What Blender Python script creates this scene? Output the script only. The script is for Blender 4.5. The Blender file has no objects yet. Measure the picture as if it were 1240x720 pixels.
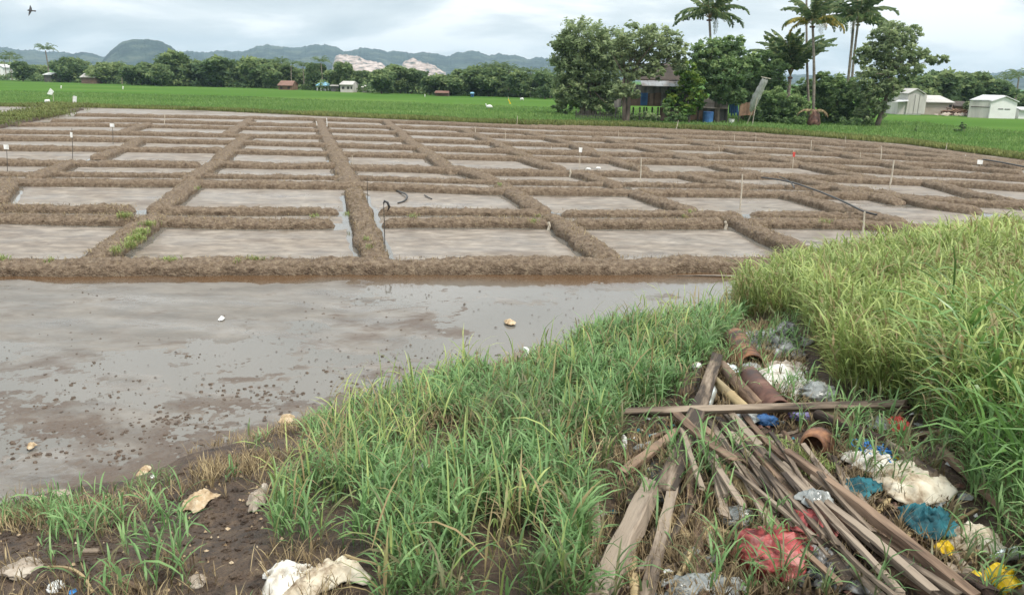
import bpy, math, random
import numpy as np
from mathutils import Vector, Matrix
rng = np.random.default_rng(7); random.seed(7)
S = bpy.context.scene; COL = S.collection
# ---------------------------------------------------------------- camera
CAMH, F, PITCH, ROLL = 4.2, 960.0, math.radians(15.5), math.radians(1.2)
cam = bpy.data.objects.new('camera', bpy.data.cameras.new('camera')); COL.objects.link(cam)
cam.data.sensor_width = 36; cam.data.lens = 36*F/1240; cam.data.clip_end = 20000; cam.data.clip_start = 0.05
RM = Matrix.Rotation(math.pi/2-PITCH, 3, 'X') @ Matrix.Rotation(ROLL, 3, 'Z')
cam.matrix_world = Matrix.Translation((0, 0, CAMH)) @ RM.to_4x4()
S.camera = cam
S.view_settings.view_transform = 'Standard'; S.view_settings.look = 'None'
S.view_settings.exposure = 0.52; S.view_settings.gamma = 1
# ---------------------------------------------------------------- sky and sun
SUN_EL, SUN_AZ = math.radians(56), math.radians(138)      # azimuth clockwise from +Y
w = bpy.data.worlds.new('World'); S.world = w; w.use_nodes = True
nt = w.node_tree; N = nt.nodes; L = nt.links
for n in list(N): N.remove(n)
out = N.new('ShaderNodeOutputWorld'); bg = N.new('ShaderNodeBackground'); bg.inputs['Strength'].default_value = 0.1
sky = N.new('ShaderNodeTexSky'); sky.sky_type = 'NISHITA'; sky.sun_disc = False
sky.sun_elevation = SUN_EL; sky.sun_rotation = SUN_AZ
tc = N.new('ShaderNodeTexCoord'); sep = N.new('ShaderNodeSeparateXYZ'); L.new(tc.outputs['Generated'], sep.inputs[0])
def wmath(op, a, b=None, c=None):
    m = N.new('ShaderNodeMath'); m.operation = op
    for i, v in enumerate((a, b, c)):
        if v is None: continue
        if isinstance(v, (int, float)): m.inputs[i].default_value = v
        else: L.new(v, m.inputs[i])
    return m.outputs[0]
zz = wmath('ADD', wmath('MAXIMUM', sep.outputs['Z'], 0.0), 0.26)
cx = wmath('DIVIDE', sep.outputs['X'], zz); cy = wmath('DIVIDE', sep.outputs['Y'], zz)
cv = N.new('ShaderNodeCombineXYZ'); L.new(cx, cv.inputs[0]); L.new(cy, cv.inputs[1])
def wnoise(scale, detail, dist, loc):
    mp = N.new('ShaderNodeMapping'); mp.inputs['Location'].default_value = loc; L.new(cv.outputs[0], mp.inputs[0])
    mp.inputs['Scale'].default_value = (0.75, 1.0, 1)
    n = N.new('ShaderNodeTexNoise'); n.inputs['Scale'].default_value = scale; n.inputs['Detail'].default_value = detail
    n.inputs['Roughness'].default_value = 0.52; n.inputs['Distortion'].default_value = dist; L.new(mp.outputs[0], n.inputs[0]); return n.outputs['Fac']
na = wnoise(1.9, 9, 0.35, (5.1, 2.7, 0)); nb = wnoise(0.6, 7, 0.2, (11.3, 4.2, 2))
cr = N.new('ShaderNodeValToRGB'); L.new(na, cr.inputs[0])
e = cr.color_ramp.elements; e[0].position = 0.36; e[0].color = (4.7, 5.3, 5.6, 1); e[1].position = 0.60; e[1].color = (8.4, 8.6, 8.6, 1)
m_ = e.new(0.5); m_.color = (6.1, 6.6, 6.8, 1)
mask = N.new('ShaderNodeMapRange'); L.new(nb, mask.inputs[0]); mask.inputs[1].default_value = 0.25; mask.inputs[2].default_value = 0.4
mask.inputs[3].default_value = 0.75; mask.inputs[4].default_value = 0.97
mx = N.new('ShaderNodeMix'); mx.data_type = 'RGBA'
L.new(mask.outputs[0], mx.inputs['Factor']); L.new(sky.outputs[0], mx.inputs[6]); L.new(cr.outputs[0], mx.inputs[7])
# an overcast dome is brighter overhead than at the horizon
gr = wmath('MULTIPLY_ADD', wmath('MAXIMUM', sep.outputs['Z'], 0.0), 0.9, 0.97)
vm = N.new('ShaderNodeVectorMath'); vm.operation = 'SCALE'; L.new(mx.outputs[2], vm.inputs[0]); L.new(gr, vm.inputs['Scale'])
L.new(vm.outputs[0], bg.inputs[0]); L.new(bg.outputs[0], out.inputs[0])
sl = bpy.data.lights.new('sun', 'SUN'); sl.energy = 2.3; sl.angle = math.radians(11); sl.color = (1, 0.94, 0.84)
so = bpy.data.objects.new('sun', sl); COL.objects.link(so)
sd = Vector((math.sin(SUN_AZ)*math.cos(SUN_EL), math.cos(SUN_AZ)*math.cos(SUN_EL), math.sin(SUN_EL)))
so.rotation_euler = sd.to_track_quat('Z', 'Y').to_euler()
HAZE_DENSITY = 0.00016
# ---------------------------------------------------------------- geometry of the view (photo pixel -> place)
RMn = np.array(RM)
def ray(x, y):
    v = RMn @ np.array(((x-620)/F, -(y-360)/F, -1.0)); return v
def P(x, y, z=0.0):
    v = ray(x, y); t = (z-CAMH)/v[2]; return np.array((v[0]*t, v[1]*t, z))
def W(x, y, D):
    v = ray(x, y); t = D/v[1]; return np.array((v[0]*t, D, CAMH+v[2]*t))
def project(p):
    q = (p-np.array((0, 0, CAMH))) @ RMn
    zq = np.minimum(q[..., 2], -1e-3)
    return 620+F*q[..., 0]/-zq, 360-F*q[..., 1]/-zq
# ---------------------------------------------------------------- noise
def _h(ix, iy, s):
    n = (ix*374761393 + iy*668265263 + s*974711) & 0xffffffff
    n = ((n ^ (n >> 13))*1274126177) & 0xffffffff
    return ((n ^ (n >> 16)) & 0xffff)/65535.0
def vnoise(x, y, s=0):
    x = np.asarray(x, float); y = np.asarray(y, float)
    ix = np.floor(x).astype(np.int64); iy = np.floor(y).astype(np.int64); fx = x-ix; fy = y-iy
    fx = fx*fx*(3-2*fx); fy = fy*fy*(3-2*fy)
    a = _h(ix, iy, s); b = _h(ix+1, iy, s); c = _h(ix, iy+1, s); d = _h(ix+1, iy+1, s)
    return (a+(b-a)*fx)*(1-fy)+(c+(d-c)*fx)*fy
def fbm(x, y, s=0, o=4, g=0.5):
    r = 0; a = 1; t = 0
    for k in range(o):
        r = r+a*(vnoise(x*2**k+k*7.3, y*2**k-k*3.1, s+k)*2-1); t += a; a *= g
    return r/t
def ridge(x, y, s=0, o=3):
    r = 0; a = 1; t = 0
    for k in range(o):
        r = r+a*(1-np.abs(vnoise(x*2**k+k*5.3, y*2**k+k*3.7, s+k)*2-1)); t += a; a *= 0.5
    return r/t
# ---------------------------------------------------------------- terrain
WL_PX = [(-700, 860), (-300, 735), (-120, 655), (0, 612), (90, 592), (160, 585), (230, 560), (300, 532), (370, 515), (430, 508), (470, 492), (520, 476), (560, 464),
         (620, 446), (680, 428), (720, 414), (800, 400), (860, 386), (900, 366), (960, 346), (1060, 330), (1160, 316), (1300, 305), (1700, 300)]
WL = np.array([P(x, y)[:2] for x, y in WL_PX])
BANKPOLY = np.vstack([WL, [(60, WL[-1][1]), (60, -30), (-60, -30), (-60, WL[0][1])]])
def segdist(x, y, pts):
    best = np.full(np.shape(x), 1e9)
    for a, b in zip(pts[:-1], pts[1:]):
        dx, dy = b-a; L2 = dx*dx+dy*dy+1e-9
        t = np.clip(((x-a[0])*dx+(y-a[1])*dy)/L2, 0, 1)
        best = np.minimum(best, np.hypot(x-a[0]-t*dx, y-a[1]-t*dy))
    return best
def inpoly(x, y, poly):
    x = np.asarray(x, float); y = np.asarray(y, float); c = np.zeros(np.shape(x), bool); n = len(poly)
    for i in range(n):
        x1, y1 = poly[i]; x2, y2 = poly[(i+1) % n]
        if y1 == y2: continue
        c ^= ((y1 > y) != (y2 > y)) & (x < (x2-x1)*(y-y1)/(y2-y1)+x1)
    return c
def bank_d(x, y):
    d = segdist(x, y, WL); return np.where(inpoly(x, y, BANKPOLY), d, -d)
def bank_z(x, y):
    x = np.asarray(x, float); y = np.asarray(y, float)
    d = bank_d(x, y)+0.18*fbm(x*1.1, y*1.1, 40, 3)
    dp = np.maximum(d, 0)
    h = 1.9*(1-np.exp(-dp/4.2))
    rough = np.minimum(dp*1.5+0.15, 1)
    h = h+rough*(0.09*fbm(x*1.3, y*1.3, 41, 4)+0.045*ridge(x*4, y*4, 44, 3)-0.02+0.012*fbm(x*17, y*17, 47, 3))
    h = h+0.07*np.exp(-((dp-0.35)/0.25)**2)*(0.5+vnoise(x*1.5, y*1.5, 49))   # crumbling lip
    return np.where(d > 0, h-0.03, 0.5*d-0.03)
def PT(x, y, lift=0.0):
    v = ray(x, y); t = np.linspace(1.5, 60, 6000)
    X = v[0]*t; Y = v[1]*t; Z = CAMH+v[2]*t
    hz = np.maximum(bank_z(X, Y), 0)+lift
    k = np.argmax(Z < hz); return np.array((X[k], Y[k], hz[k]))
# ---------------------------------------------------------------- mesh helpers
def fast_mesh(name, V, Fq, attrs=None, smooth=False):
    me = bpy.data.meshes.new(name); V = np.asarray(V, np.float32); Fq = np.asarray(Fq, np.int32)
    k = Fq.shape[1]; me.vertices.add(len(V)); me.vertices.foreach_set('co', V.ravel())
    me.loops.add(Fq.size); me.loops.foreach_set('vertex_index', Fq.ravel())
    me.polygons.add(len(Fq)); me.polygons.foreach_set('loop_start', np.arange(0, Fq.size, k, dtype=np.int32))
    me.polygons.foreach_set('loop_total', np.full(len(Fq), k, np.int32))
    if smooth: me.polygons.foreach_set('use_smooth', np.ones(len(Fq), bool))
    me.update(calc_edges=True)
    for an, av in (attrs or {}).items():
        a = me.attributes.new(an, 'FLOAT', 'POINT'); a.data.foreach_set('value', np.asarray(av, np.float32))
    return me
def tag(o, label=None, cat=None, group=None, kind=None):
    if label: o['label'] = label
    if cat: o['category'] = cat
    if group: o['group'] = group
    if kind: o['kind'] = kind
    return o
def link(name, me, mat=None, parent=None, loc=None):
    o = bpy.data.objects.new(name, me); COL.objects.link(o)
    if mat and me and not me.materials: me.materials.append(mat)
    if parent: o.parent = parent
    if loc is not None: o.location = loc
    return o
def thing(name, label, cat, loc=(0, 0, 0), group=None, rz=0):
    o = bpy.data.objects.new(name, None); COL.objects.link(o); o.location = loc; o.rotation_euler[2] = rz
    o.empty_display_size = 0.1; return tag(o, label, cat, group)
def copy_thing(root, loc, label, group=None, rz=None, sc=None):
    r = root.copy(); COL.objects.link(r); r.location = loc
    if rz is not None: r.rotation_euler[2] = rz
    if sc is not None: r.scale = sc if hasattr(sc, '__len__') else (sc, sc, sc)
    tag(r, label, None, group)
    if not group and 'group' in r: del r['group']
    for ch in root.children:
        c = ch.copy(); COL.objects.link(c); c.parent = r
        for g in ch.children:
            d = g.copy(); COL.objects.link(d); d.parent = c
    return r
class MB:
    def __init__(s): s.v = []; s.f = []
    def add(s, V, Fs):
        b = len(s.v); s.v.extend([tuple(map(float, p)) for p in V]); s.f.extend([tuple(i+b for i in f) for f in Fs]); return s
    def box(s, a, b):
        a = np.minimum(a, b) if 0 else a
        x0, x1 = sorted((a[0], b[0])); y0, y1 = sorted((a[1], b[1])); z0, z1 = sorted((a[2], b[2]))
        V = [(x0, y0, z0), (x1, y0, z0), (x1, y1, z0), (x0, y1, z0), (x0, y0, z1), (x1, y0, z1), (x1, y1, z1), (x0, y1, z1)]
        return s.add(V, [(3, 2, 1, 0), (4, 5, 6, 7), (0, 1, 5, 4), (1, 2, 6, 5), (2, 3, 7, 6), (3, 0, 4, 7)])
    def prism(s, poly, off):   # polygon (list of 3d) extruded by off
        n = len(poly); off = np.array(off); V = [np.array(p) for p in poly]+[np.array(p)+off for p in poly]
        return s.add(V, [tuple(range(n))[::-1], tuple(range(n, 2*n))]+[(i, (i+1) % n, n+(i+1) % n, n+i) for i in range(n)])
    def tube(s, pts, rad, n=7, sq=None, cap=True):
        pts = [np.array(p, float) for p in pts]; m = len(pts)
        rad = [rad]*m if not hasattr(rad, '__len__') else rad; V = []; u = None
        for i, p in enumerate(pts):
            t = pts[min(i+1, m-1)]-pts[max(i-1, 0)]; t = t/(np.linalg.norm(t)+1e-9)
            if u is None: u = np.cross(t, (0, 0, 1.0)) if abs(t[2]) < .9 else np.cross(t, (1.0, 0, 0))
            u = u-t*np.dot(u, t); u = u/np.linalg.norm(u); w_ = np.cross(t, u)
            for k in range(n):
                a = 2*math.pi*k/n; V.append(p+rad[i]*(math.cos(a)*u+math.sin(a)*w_))
        Fs = [(i*n+k, i*n+(k+1) % n, (i+1)*n+(k+1) % n, (i+1)*n+k) for i in range(m-1) for k in range(n)]
        if cap: Fs += [tuple(range(n))[::-1], tuple(range((m-1)*n, m*n))]
        return s.add(V, Fs)
    def build(s, name, mat, parent=None, loc=None, smooth=False):
        me = bpy.data.meshes.new(name)
        o_ = np.array(loc) if loc is not None else (np.array(parent.location) if parent else np.zeros(3))
        me.from_pydata([tuple(np.array(p)-o_) for p in s.v], [], s.f); me.update()
        if smooth: me.polygons.foreach_set('use_smooth', [True]*len(me.polygons))
        return link(name, me, mat, parent, loc)
# ---------------------------------------------------------------- materials
def mat(name, cols, scale=3.0, detail=6, rough=(0.8, 0.95), bump=0.3, bscale=None, attr=None, trans=0.0, spec=0.4, stretch=(1, 1, 1),
        bdist=0.02, metallic=0, vcol2=None, alpha=None, transm=0.0, randomise=0.0, space='Object'):
    m = bpy.data.materials.new(name); m.use_nodes = True; t = m.node_tree; n = t.nodes; l = t.links
    bs = n['Principled BSDF']; tc = n.new('ShaderNodeTexCoord'); mp = n.new('ShaderNodeMapping'); mp.inputs['Scale'].default_value = stretch
    l.new(tc.outputs[space], mp.inputs[0])
    nz = n.new('ShaderNodeTexNoise'); nz.inputs['Scale'].default_value = scale; nz.inputs['Detail'].default_value = detail
    nz.inputs['Roughness'].default_value = 0.6; l.new(mp.outputs[0], nz.inputs[0])
    fac = nz.outputs['Fac']
    if attr:
        at = n.new('ShaderNodeAttribute'); at.attribute_name = attr
        mm = n.new('ShaderNodeMath'); mm.operation = 'MULTIPLY_ADD'; l.new(nz.outputs['Fac'], mm.inputs[0]); mm.inputs[1].default_value = 0.3
        sb = n.new('ShaderNodeMath'); sb.operation = 'SUBTRACT'; l.new(at.outputs['Fac'], sb.inputs[0]); sb.inputs[1].default_value = 0.15
        l.new(sb.outputs[0], mm.inputs[2]); fac = mm.outputs[0]
    if randomise:
        oi = n.new('ShaderNodeObjectInfo'); mr = n.new('ShaderNodeMath'); mr.operation = 'MULTIPLY_ADD'
        l.new(oi.outputs['Random'], mr.inputs[0]); mr.inputs[1].default_value = randomise
        s2 = n.new('ShaderNodeMath'); s2.operation = 'SUBTRACT'; l.new(fac, s2.inputs[0]); s2.inputs[1].default_value = randomise/2
        l.new(s2.outputs[0], mr.inputs[2]); fac = mr.outputs[0]
    cr = n.new('ShaderNodeValToRGB'); l.new(fac, cr.inputs[0]); e = cr.color_ramp.elements
    for i, (p_, c_) in enumerate(cols):
        if i < 2: e[i].position = p_; e[i].color = (*c_, 1)
        else: q = e.new(p_); q.color = (*c_, 1)
    l.new(cr.outputs[0], bs.inputs['Base Color'])
    rr = n.new('ShaderNodeMapRange'); l.new(nz.outputs['Fac'], rr.inputs[0]); rr.inputs[1].default_value = 0.3; rr.inputs[2].default_value = 0.7
    rr.inputs[3].default_value = rough[0]; rr.inputs[4].default_value = rough[1]; l.new(rr.outputs[0], bs.inputs['Roughness'])
    bs.inputs['Specular IOR Level'].default_value = spec; bs.inputs['Metallic'].default_value = metallic
    if transm: bs.inputs['Transmission Weight'].default_value = transm
    if alpha is not None: bs.inputs['Alpha'].default_value = alpha
    if bump:
        nb = n.new('ShaderNodeTexNoise'); nb.inputs['Scale'].default_value = bscale or scale*4; nb.inputs['Detail'].default_value = 5
        l.new(mp.outputs[0], nb.inputs[0]); bp = n.new('ShaderNodeBump'); bp.inputs['Strength'].default_value = bump
        bp.inputs['Distance'].default_value = bdist; l.new(nb.outputs['Fac'], bp.inputs['Height']); l.new(bp.outputs[0], bs.inputs['Normal'])
    if trans:
        tr = n.new('ShaderNodeBsdfTranslucent'); l.new(cr.outputs[0], tr.inputs[0]); ms = n.new('ShaderNodeMixShader'); ms.inputs[0].default_value = trans
        o = n['Material Output']; l.new(bs.outputs[0], ms.inputs[1]); l.new(tr.outputs[0], ms.inputs[2]); l.new(ms.outputs[0], o.inputs[0])
    return m
M = {}
M['ground'] = mat('ground_green', [(0.3, (.05, .13, .02)), (0.7, (.08, .19, .035))], 0.02, rough=(.9, 1), bump=0)
M['rice'] = mat('rice_green', [(0.3, (.060, .125, .028)), (0.55, (.080, .155, .036)), (0.8, (.14, .19, .055))], 0.05, 10, rough=(.9, 1), bump=0.6, bscale=3, bdist=.1, spec=0, stretch=(0.35, 1, 1))
M['soil'] = mat('bank_soil', [(0.30, (.030, .020, .014)), (0.48, (.078, .052, .036)), (0.6, (.115, .080, .055)), (0.75, (.19, .135, .09))], 7, 12, rough=(.45, .95), bump=1, bscale=34, bdist=.05, spec=.4)
M['bund'] = mat('bund_mud', [(0.28, (.065, .044, .030)), (0.46, (.155, .112, .077)), (0.6, (.215, .163, .115)), (0.74, (.30, .24, .17))], 9, 12, rough=(.75, .98), bump=1, bscale=22, bdist=.07, spec=.25)
M['clod'] = mat('clod_mud', [(0.3, (.050, .034, .024)), (0.7, (.13, .092, .066))], 9, rough=(.4, .8), bump=.5, bscale=30)
M['hill'] = mat('hill_forest', [(0.40, (.008, .018, .014)), (0.52, (.026, .044, .030)), (0.62, (.085, .10, .065))], .012, 14, rough=(.95, 1), bump=1, bscale=.03, bdist=22, spec=.1)
M['quarry'] = mat('quarry_rock', [(0.38, (.07, .075, .05)), (0.47, (.34, .25, .20)), (0.62, (.58, .47, .41))], .045, 10, rough=(.9, 1), bump=.8, bscale=.04, bdist=8, spec=.1, stretch=(1, 1, 3))
M['bark'] = mat('bark', [(0.3, (.06, .045, .035)), (0.7, (.20, .165, .13))], 3, rough=(.9, 1), bump=.6, stretch=(1, 1, .3))
M['palmbark'] = mat('palm_bark', [(0.3, (.13, .105, .085)), (0.7, (.30, .26, .22))], 2, rough=(.9, 1), bump=.6, stretch=(.4, .4, 3))
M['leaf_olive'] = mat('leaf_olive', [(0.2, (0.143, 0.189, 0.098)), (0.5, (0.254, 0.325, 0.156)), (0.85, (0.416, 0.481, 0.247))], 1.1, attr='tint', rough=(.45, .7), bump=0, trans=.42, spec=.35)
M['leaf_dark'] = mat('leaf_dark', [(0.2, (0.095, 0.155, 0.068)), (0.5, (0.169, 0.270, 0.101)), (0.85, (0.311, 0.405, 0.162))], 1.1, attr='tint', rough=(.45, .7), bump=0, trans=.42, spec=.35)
M['leaf_yellow'] = mat('leaf_yellow', [(0.2, (0.058, 0.124, 0.023)), (0.5, (0.130, 0.234, 0.039)), (0.85, (0.286, 0.364, 0.065))], 1.1, attr='tint', rough=(.45, .7), bump=0, trans=.3, spec=.35)
M['leaf_far'] = mat('leaf_far', [(0.2, (0.085, 0.137, 0.065)), (0.5, (0.150, 0.221, 0.098)), (0.85, (0.273, 0.338, 0.143))], .5, attr='tint', rough=(.6, .8), bump=0, trans=.4, spec=.2, randomise=.45)
M['frond'] = mat('palm_frond', [(0.2, (0.069, 0.119, 0.050)), (0.5, (0.138, 0.206, 0.081)), (0.85, (0.312, 0.350, 0.150))], 1.5, attr='tint', rough=(.4, .6), bump=0, trans=.4, spec=.4)
M['frond_yellow'] = mat('palm_frond_yellow', [(0.2, (.12, .14, .03)), (0.5, (.30, .27, .06)), (0.85, (.5, .36, .08))], 1.5, attr='tint', rough=(.4, .6), bump=0, trans=.3, spec=.4)
M['rachis'] = mat('palm_rachis', [(0.3, (.16, .13, .05)), (0.7, (.30, .20, .09))], 2, bump=0)
M['grass'] = mat('grass_green', [(0.0, (.18, .16, .08)), (0.22, (.105, .18, .065)), (0.55, (.155, .29, .10)), (1.0, (.28, .43, .17))], 2.0, attr='tint', rough=(.4, .6), bump=0, trans=.35, spec=.4)
M['grass_tall'] = mat('grass_yellow_green', [(0.0, (.34, .26, .13)), (0.25, (.19, .24, .075)), (0.55, (.27, .36, .11)), (1.0, (.48, .54, .19))], 1.3, attr='tint', rough=(.4, .6), bump=0, trans=.35, spec=.4)
M['grass_blue'] = mat('grass_blue_green', [(0.0, (.17, .16, .08)), (0.28, (.09, .155, .07)), (0.55, (.14, .24, .11)), (1.0, (.25, .36, .15))], 1.3, attr='tint', rough=(.4, .6), bump=0, trans=.35, spec=.4)
M['reed'] = mat('reed_green', [(0.0, (.07, .13, .035)), (0.5, (.11, .22, .055)), (1.0, (.19, .34, .09))], 1.3, attr='tint', rough=(.3, .5), bump=0, trans=.3, spec=.5)
M['dry'] = mat('dry_straw', [(0.0, (.12, .085, .045)), (0.5, (.27, .20, .11)), (1.0, (.45, .36, .20))], 3, attr='tint', rough=(.7, .9), bump=0, trans=.15)
M['verge'] = mat('verge_grass', [(0.0, (.13, .12, .045)), (0.4, (.14, .18, .05)), (1.0, (.25, .26, .09))], .4, attr='tint', rough=(.7, .9), bump=0, trans=.3)
M['riceblade'] = mat('rice_blades', [(0.0, (.095, .185, .045)), (0.5, (.155, .26, .07)), (1.0, (.23, .33, .10))], .3, attr='tint', rough=(.6, .8), bump=0, trans=.35)
M['wood'] = mat('weathered_wood', [(0.36, (.040, .028, .020)), (0.46, (.15, .112, .080)), (0.6, (.29, .23, .175))], 14, 12, rough=(.7, .95), bump=1, bscale=50, bdist=.006, stretch=(1, .10, 1), randomise=.3)
M['woodbrown'] = mat('brown_wood', [(0.36, (.032, .018, .012)), (0.47, (.13, .082, .053)), (0.62, (.25, .17, .115))], 14, 12, rough=(.7, .95), bump=1, bscale=50, bdist=.006, stretch=(1, .10, 1), randomise=.3)
M['bamboo'] = mat('bamboo', [(0.3, (.22, .15, .075)), (0.55, (.42, .32, .17)), (0.75, (.52, .42, .24))], 7, rough=(.45, .7), bump=.3, stretch=(1, .15, 1), bdist=.003, randomise=.35)
M['stake'] = mat('stake_wood', [(0.3, (.35, .29, .22)), (0.7, (.62, .57, .48))], 9, rough=(.7, .9), bump=0)
M['darkstake'] = mat('dark_stake', [(0.3, (.035, .03, .027)), (0.7, (.09, .08, .07))], 9, rough=(.7, .9), bump=0)
M['white'] = mat('white_plastic', [(0.35, (.60, .60, .57)), (0.6, (.80, .80, .78))], 4, rough=(.35, .6), bump=.3, bscale=30, bdist=.004)
M['red'] = mat('red_paint', [(0.35, (.42, .04, .04)), (0.6, (.55, .07, .05))], 4, rough=(.4, .6), bump=0)
M['black'] = mat('black_rubber', [(0.35, (.012, .012, .013)), (0.6, (.03, .03, .032))], 4, rough=(.3, .5), bump=0)
M['sack'] = mat('dirty_white_sack', [(0.34, (.20, .15, .11)), (0.44, (.54, .50, .43)), (0.58, (.76, .74, .69))], 6, 9, rough=(.7, .9), bump=.6, bscale=60, bdist=.003)
M['tansack'] = mat('cream_sack', [(0.36, (.20, .14, .09)), (0.46, (.50, .42, .31)), (0.6, (.68, .62, .50))], 6, 9, rough=(.7, .9), bump=.6, bscale=60, bdist=.003)
M['rag'] = mat('greyish_rag', [(0.30, (.15, .11, .08)), (0.5, (.36, .30, .24)), (0.7, (.52, .47, .40))], 6, 9, rough=(.8, .9), bump=.6, bscale=60, bdist=.003)
M['husk'] = mat('husk_tan', [(0.30, (.20, .13, .07)), (0.5, (.42, .31, .19)), (0.7, (.62, .52, .38))], 12, 8, rough=(.8, .9), bump=.6, bscale=40, bdist=.004)
M['silver'] = mat('silver_sheet', [(0.42, (.025, .025, .025)), (0.52, (.20, .19, .18)), (0.66, (.55, .54, .52))], 7, 9, rough=(.2, .45), bump=.5, bscale=25, bdist=.008, metallic=.35, spec=.6)
M['clear'] = mat('clear_plastic', [(0.3, (.50, .56, .55)), (0.7, (.80, .84, .82))], 5, rough=(.12, .3), bump=.4, bscale=25, bdist=.006, transm=.6, spec=.5)
M['clearfilm'] = mat('grey_plastic_film', [(0.3, (.20, .21, .20)), (0.7, (.58, .60, .58))], 6, rough=(.15, .35), bump=.6, bscale=22, bdist=.01, transm=.35, spec=.6)
M['redbag'] = mat('red_net_bag', [(0.35, (.22, .035, .035)), (0.5, (.52, .10, .095)), (0.68, (.70, .36, .33))], 7, 9, rough=(.3, .55), bump=.7, bscale=60, bdist=.006, transm=.15, trans=.2)
M['blue'] = mat('blue_cord', [(0.35, (.015, .13, .40)), (0.65, (.04, .26, .62))], 9, rough=(.35, .5), bump=.2)
M['bluecloth'] = mat('blue_tarp', [(0.35, (.025, .075, .20)), (0.65, (.05, .16, .36))], 1.2, rough=(.5, .7), bump=.2)
M['teal'] = mat('teal_cloth', [(0.36, (.004, .030, .038)), (0.5, (.012, .10, .125)), (0.68, (.04, .22, .26))], 6, rough=(.6, .8), bump=.5, bscale=40, bdist=.004)
M['purple'] = mat('purple_wrapper', [(0.35, (.08, .07, .22)), (0.65, (.32, .28, .50))], 9, rough=(.2, .4), bump=.4, bscale=30)
M['pinkred'] = mat('red_wrapper', [(0.35, (.35, .03, .04)), (0.65, (.60, .30, .32))], 14, rough=(.2, .4), bump=.4, bscale=30)
M['yellow'] = mat('yellow_plastic', [(0.35, (.60, .38, .01)), (0.65, (.82, .58, .02))], 4, rough=(.25, .45), bump=.15, bscale=30, bdist=.002)
M['clay'] = mat('rust_clay', [(0.38, (.035, .018, .015)), (0.50, (.15, .068, .038)), (0.70, (.33, .16, .08))], 7, 9, rough=(.45, .75), bump=.3, bscale=30, bdist=.003)
M['claydark'] = mat('red_brown_clay', [(0.36, (.035, .018, .014)), (0.5, (.115, .052, .036)), (0.66, (.20, .11, .08))], 3.2, 7, rough=(.45, .75), bump=.3, bscale=30, bdist=.003)
M['thatch'] = mat('rusty_roof', [(0.3, (.035, .028, .025)), (0.55, (.075, .058, .048)), (0.75, (.13, .10, .08))], .9, rough=(.85, 1), bump=.6, bscale=4, bdist=.05)
M['zinc'] = mat('zinc_sheet', [(0.32, (.17, .115, .085)), (0.50, (.24, .25, .26)), (0.72, (.36, .37, .39))], .8, rough=(.5, .7), bump=.2, spec=.4)
M['boards'] = mat('old_boards', [(0.3, (.065, .042, .033)), (0.6, (.15, .098, .075)), (0.8, (.22, .16, .125))], 1.3, rough=(.85, 1), bump=.4, randomise=.35)
M['greyboards'] = mat('grey_boards', [(0.3, (.07, .066, .062)), (0.6, (.15, .14, .13)), (0.8, (.26, .24, .22))], 1.3, rough=(.85, 1), bump=.4, randomise=.35)
M['tanboards'] = mat('tan_boards', [(0.3, (.24, .19, .15)), (0.6, (.40, .34, .28)), (0.8, (.50, .45, .38))], 1.3, rough=(.85, 1), bump=.4, randomise=.25)
M['orangeboards'] = mat('orange_boards', [(0.3, (.14, .085, .055)), (0.6, (.27, .165, .11)), (0.8, (.38, .26, .18))], 1.3, rough=(.85, 1), bump=.4, randomise=.25)
M['plaster'] = mat('white_plaster', [(0.3, (.62, .62, .60)), (0.7, (.80, .80, .79))], .3, rough=(.8, .95), bump=0)
M['greyplaster'] = mat('grey_plaster', [(0.3, (.36, .34, .32)), (0.7, (.60, .57, .53))], .25, rough=(.85, 1), bump=0, stretch=(3, 3, .6))
M['brickwall'] = mat('block_wall', [(0.3, (.32, .27, .23)), (0.7, (.48, .42, .36))], .4, rough=(.85, 1), bump=0)
M['paleroof'] = mat('pale_roof', [(0.3, (.42, .42, .42)), (0.7, (.66, .66, .66))], .3, rough=(.5, .8), bump=0)
M['greyroof'] = mat('grey_roof', [(0.3, (.33, .31, .29)), (0.7, (.52, .50, .47))], .3, rough=(.7, .9), bump=0)
M['redroof'] = mat('red_roof', [(0.3, (.14, .075, .055)), (0.7, (.26, .15, .115))], .3, rough=(.7, .9), bump=0)
M['blueroof'] = mat('blue_roof', [(0.3, (.16, .34, .48)), (0.7, (.26, .48, .62))], .3, rough=(.5, .8), bump=0)
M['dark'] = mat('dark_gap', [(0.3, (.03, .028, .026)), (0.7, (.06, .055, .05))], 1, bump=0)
M['bird'] = mat('bird_feathers', [(0.3, (.03, .03, .03)), (0.7, (.08, .08, .085))], 9, bump=0)
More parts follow.
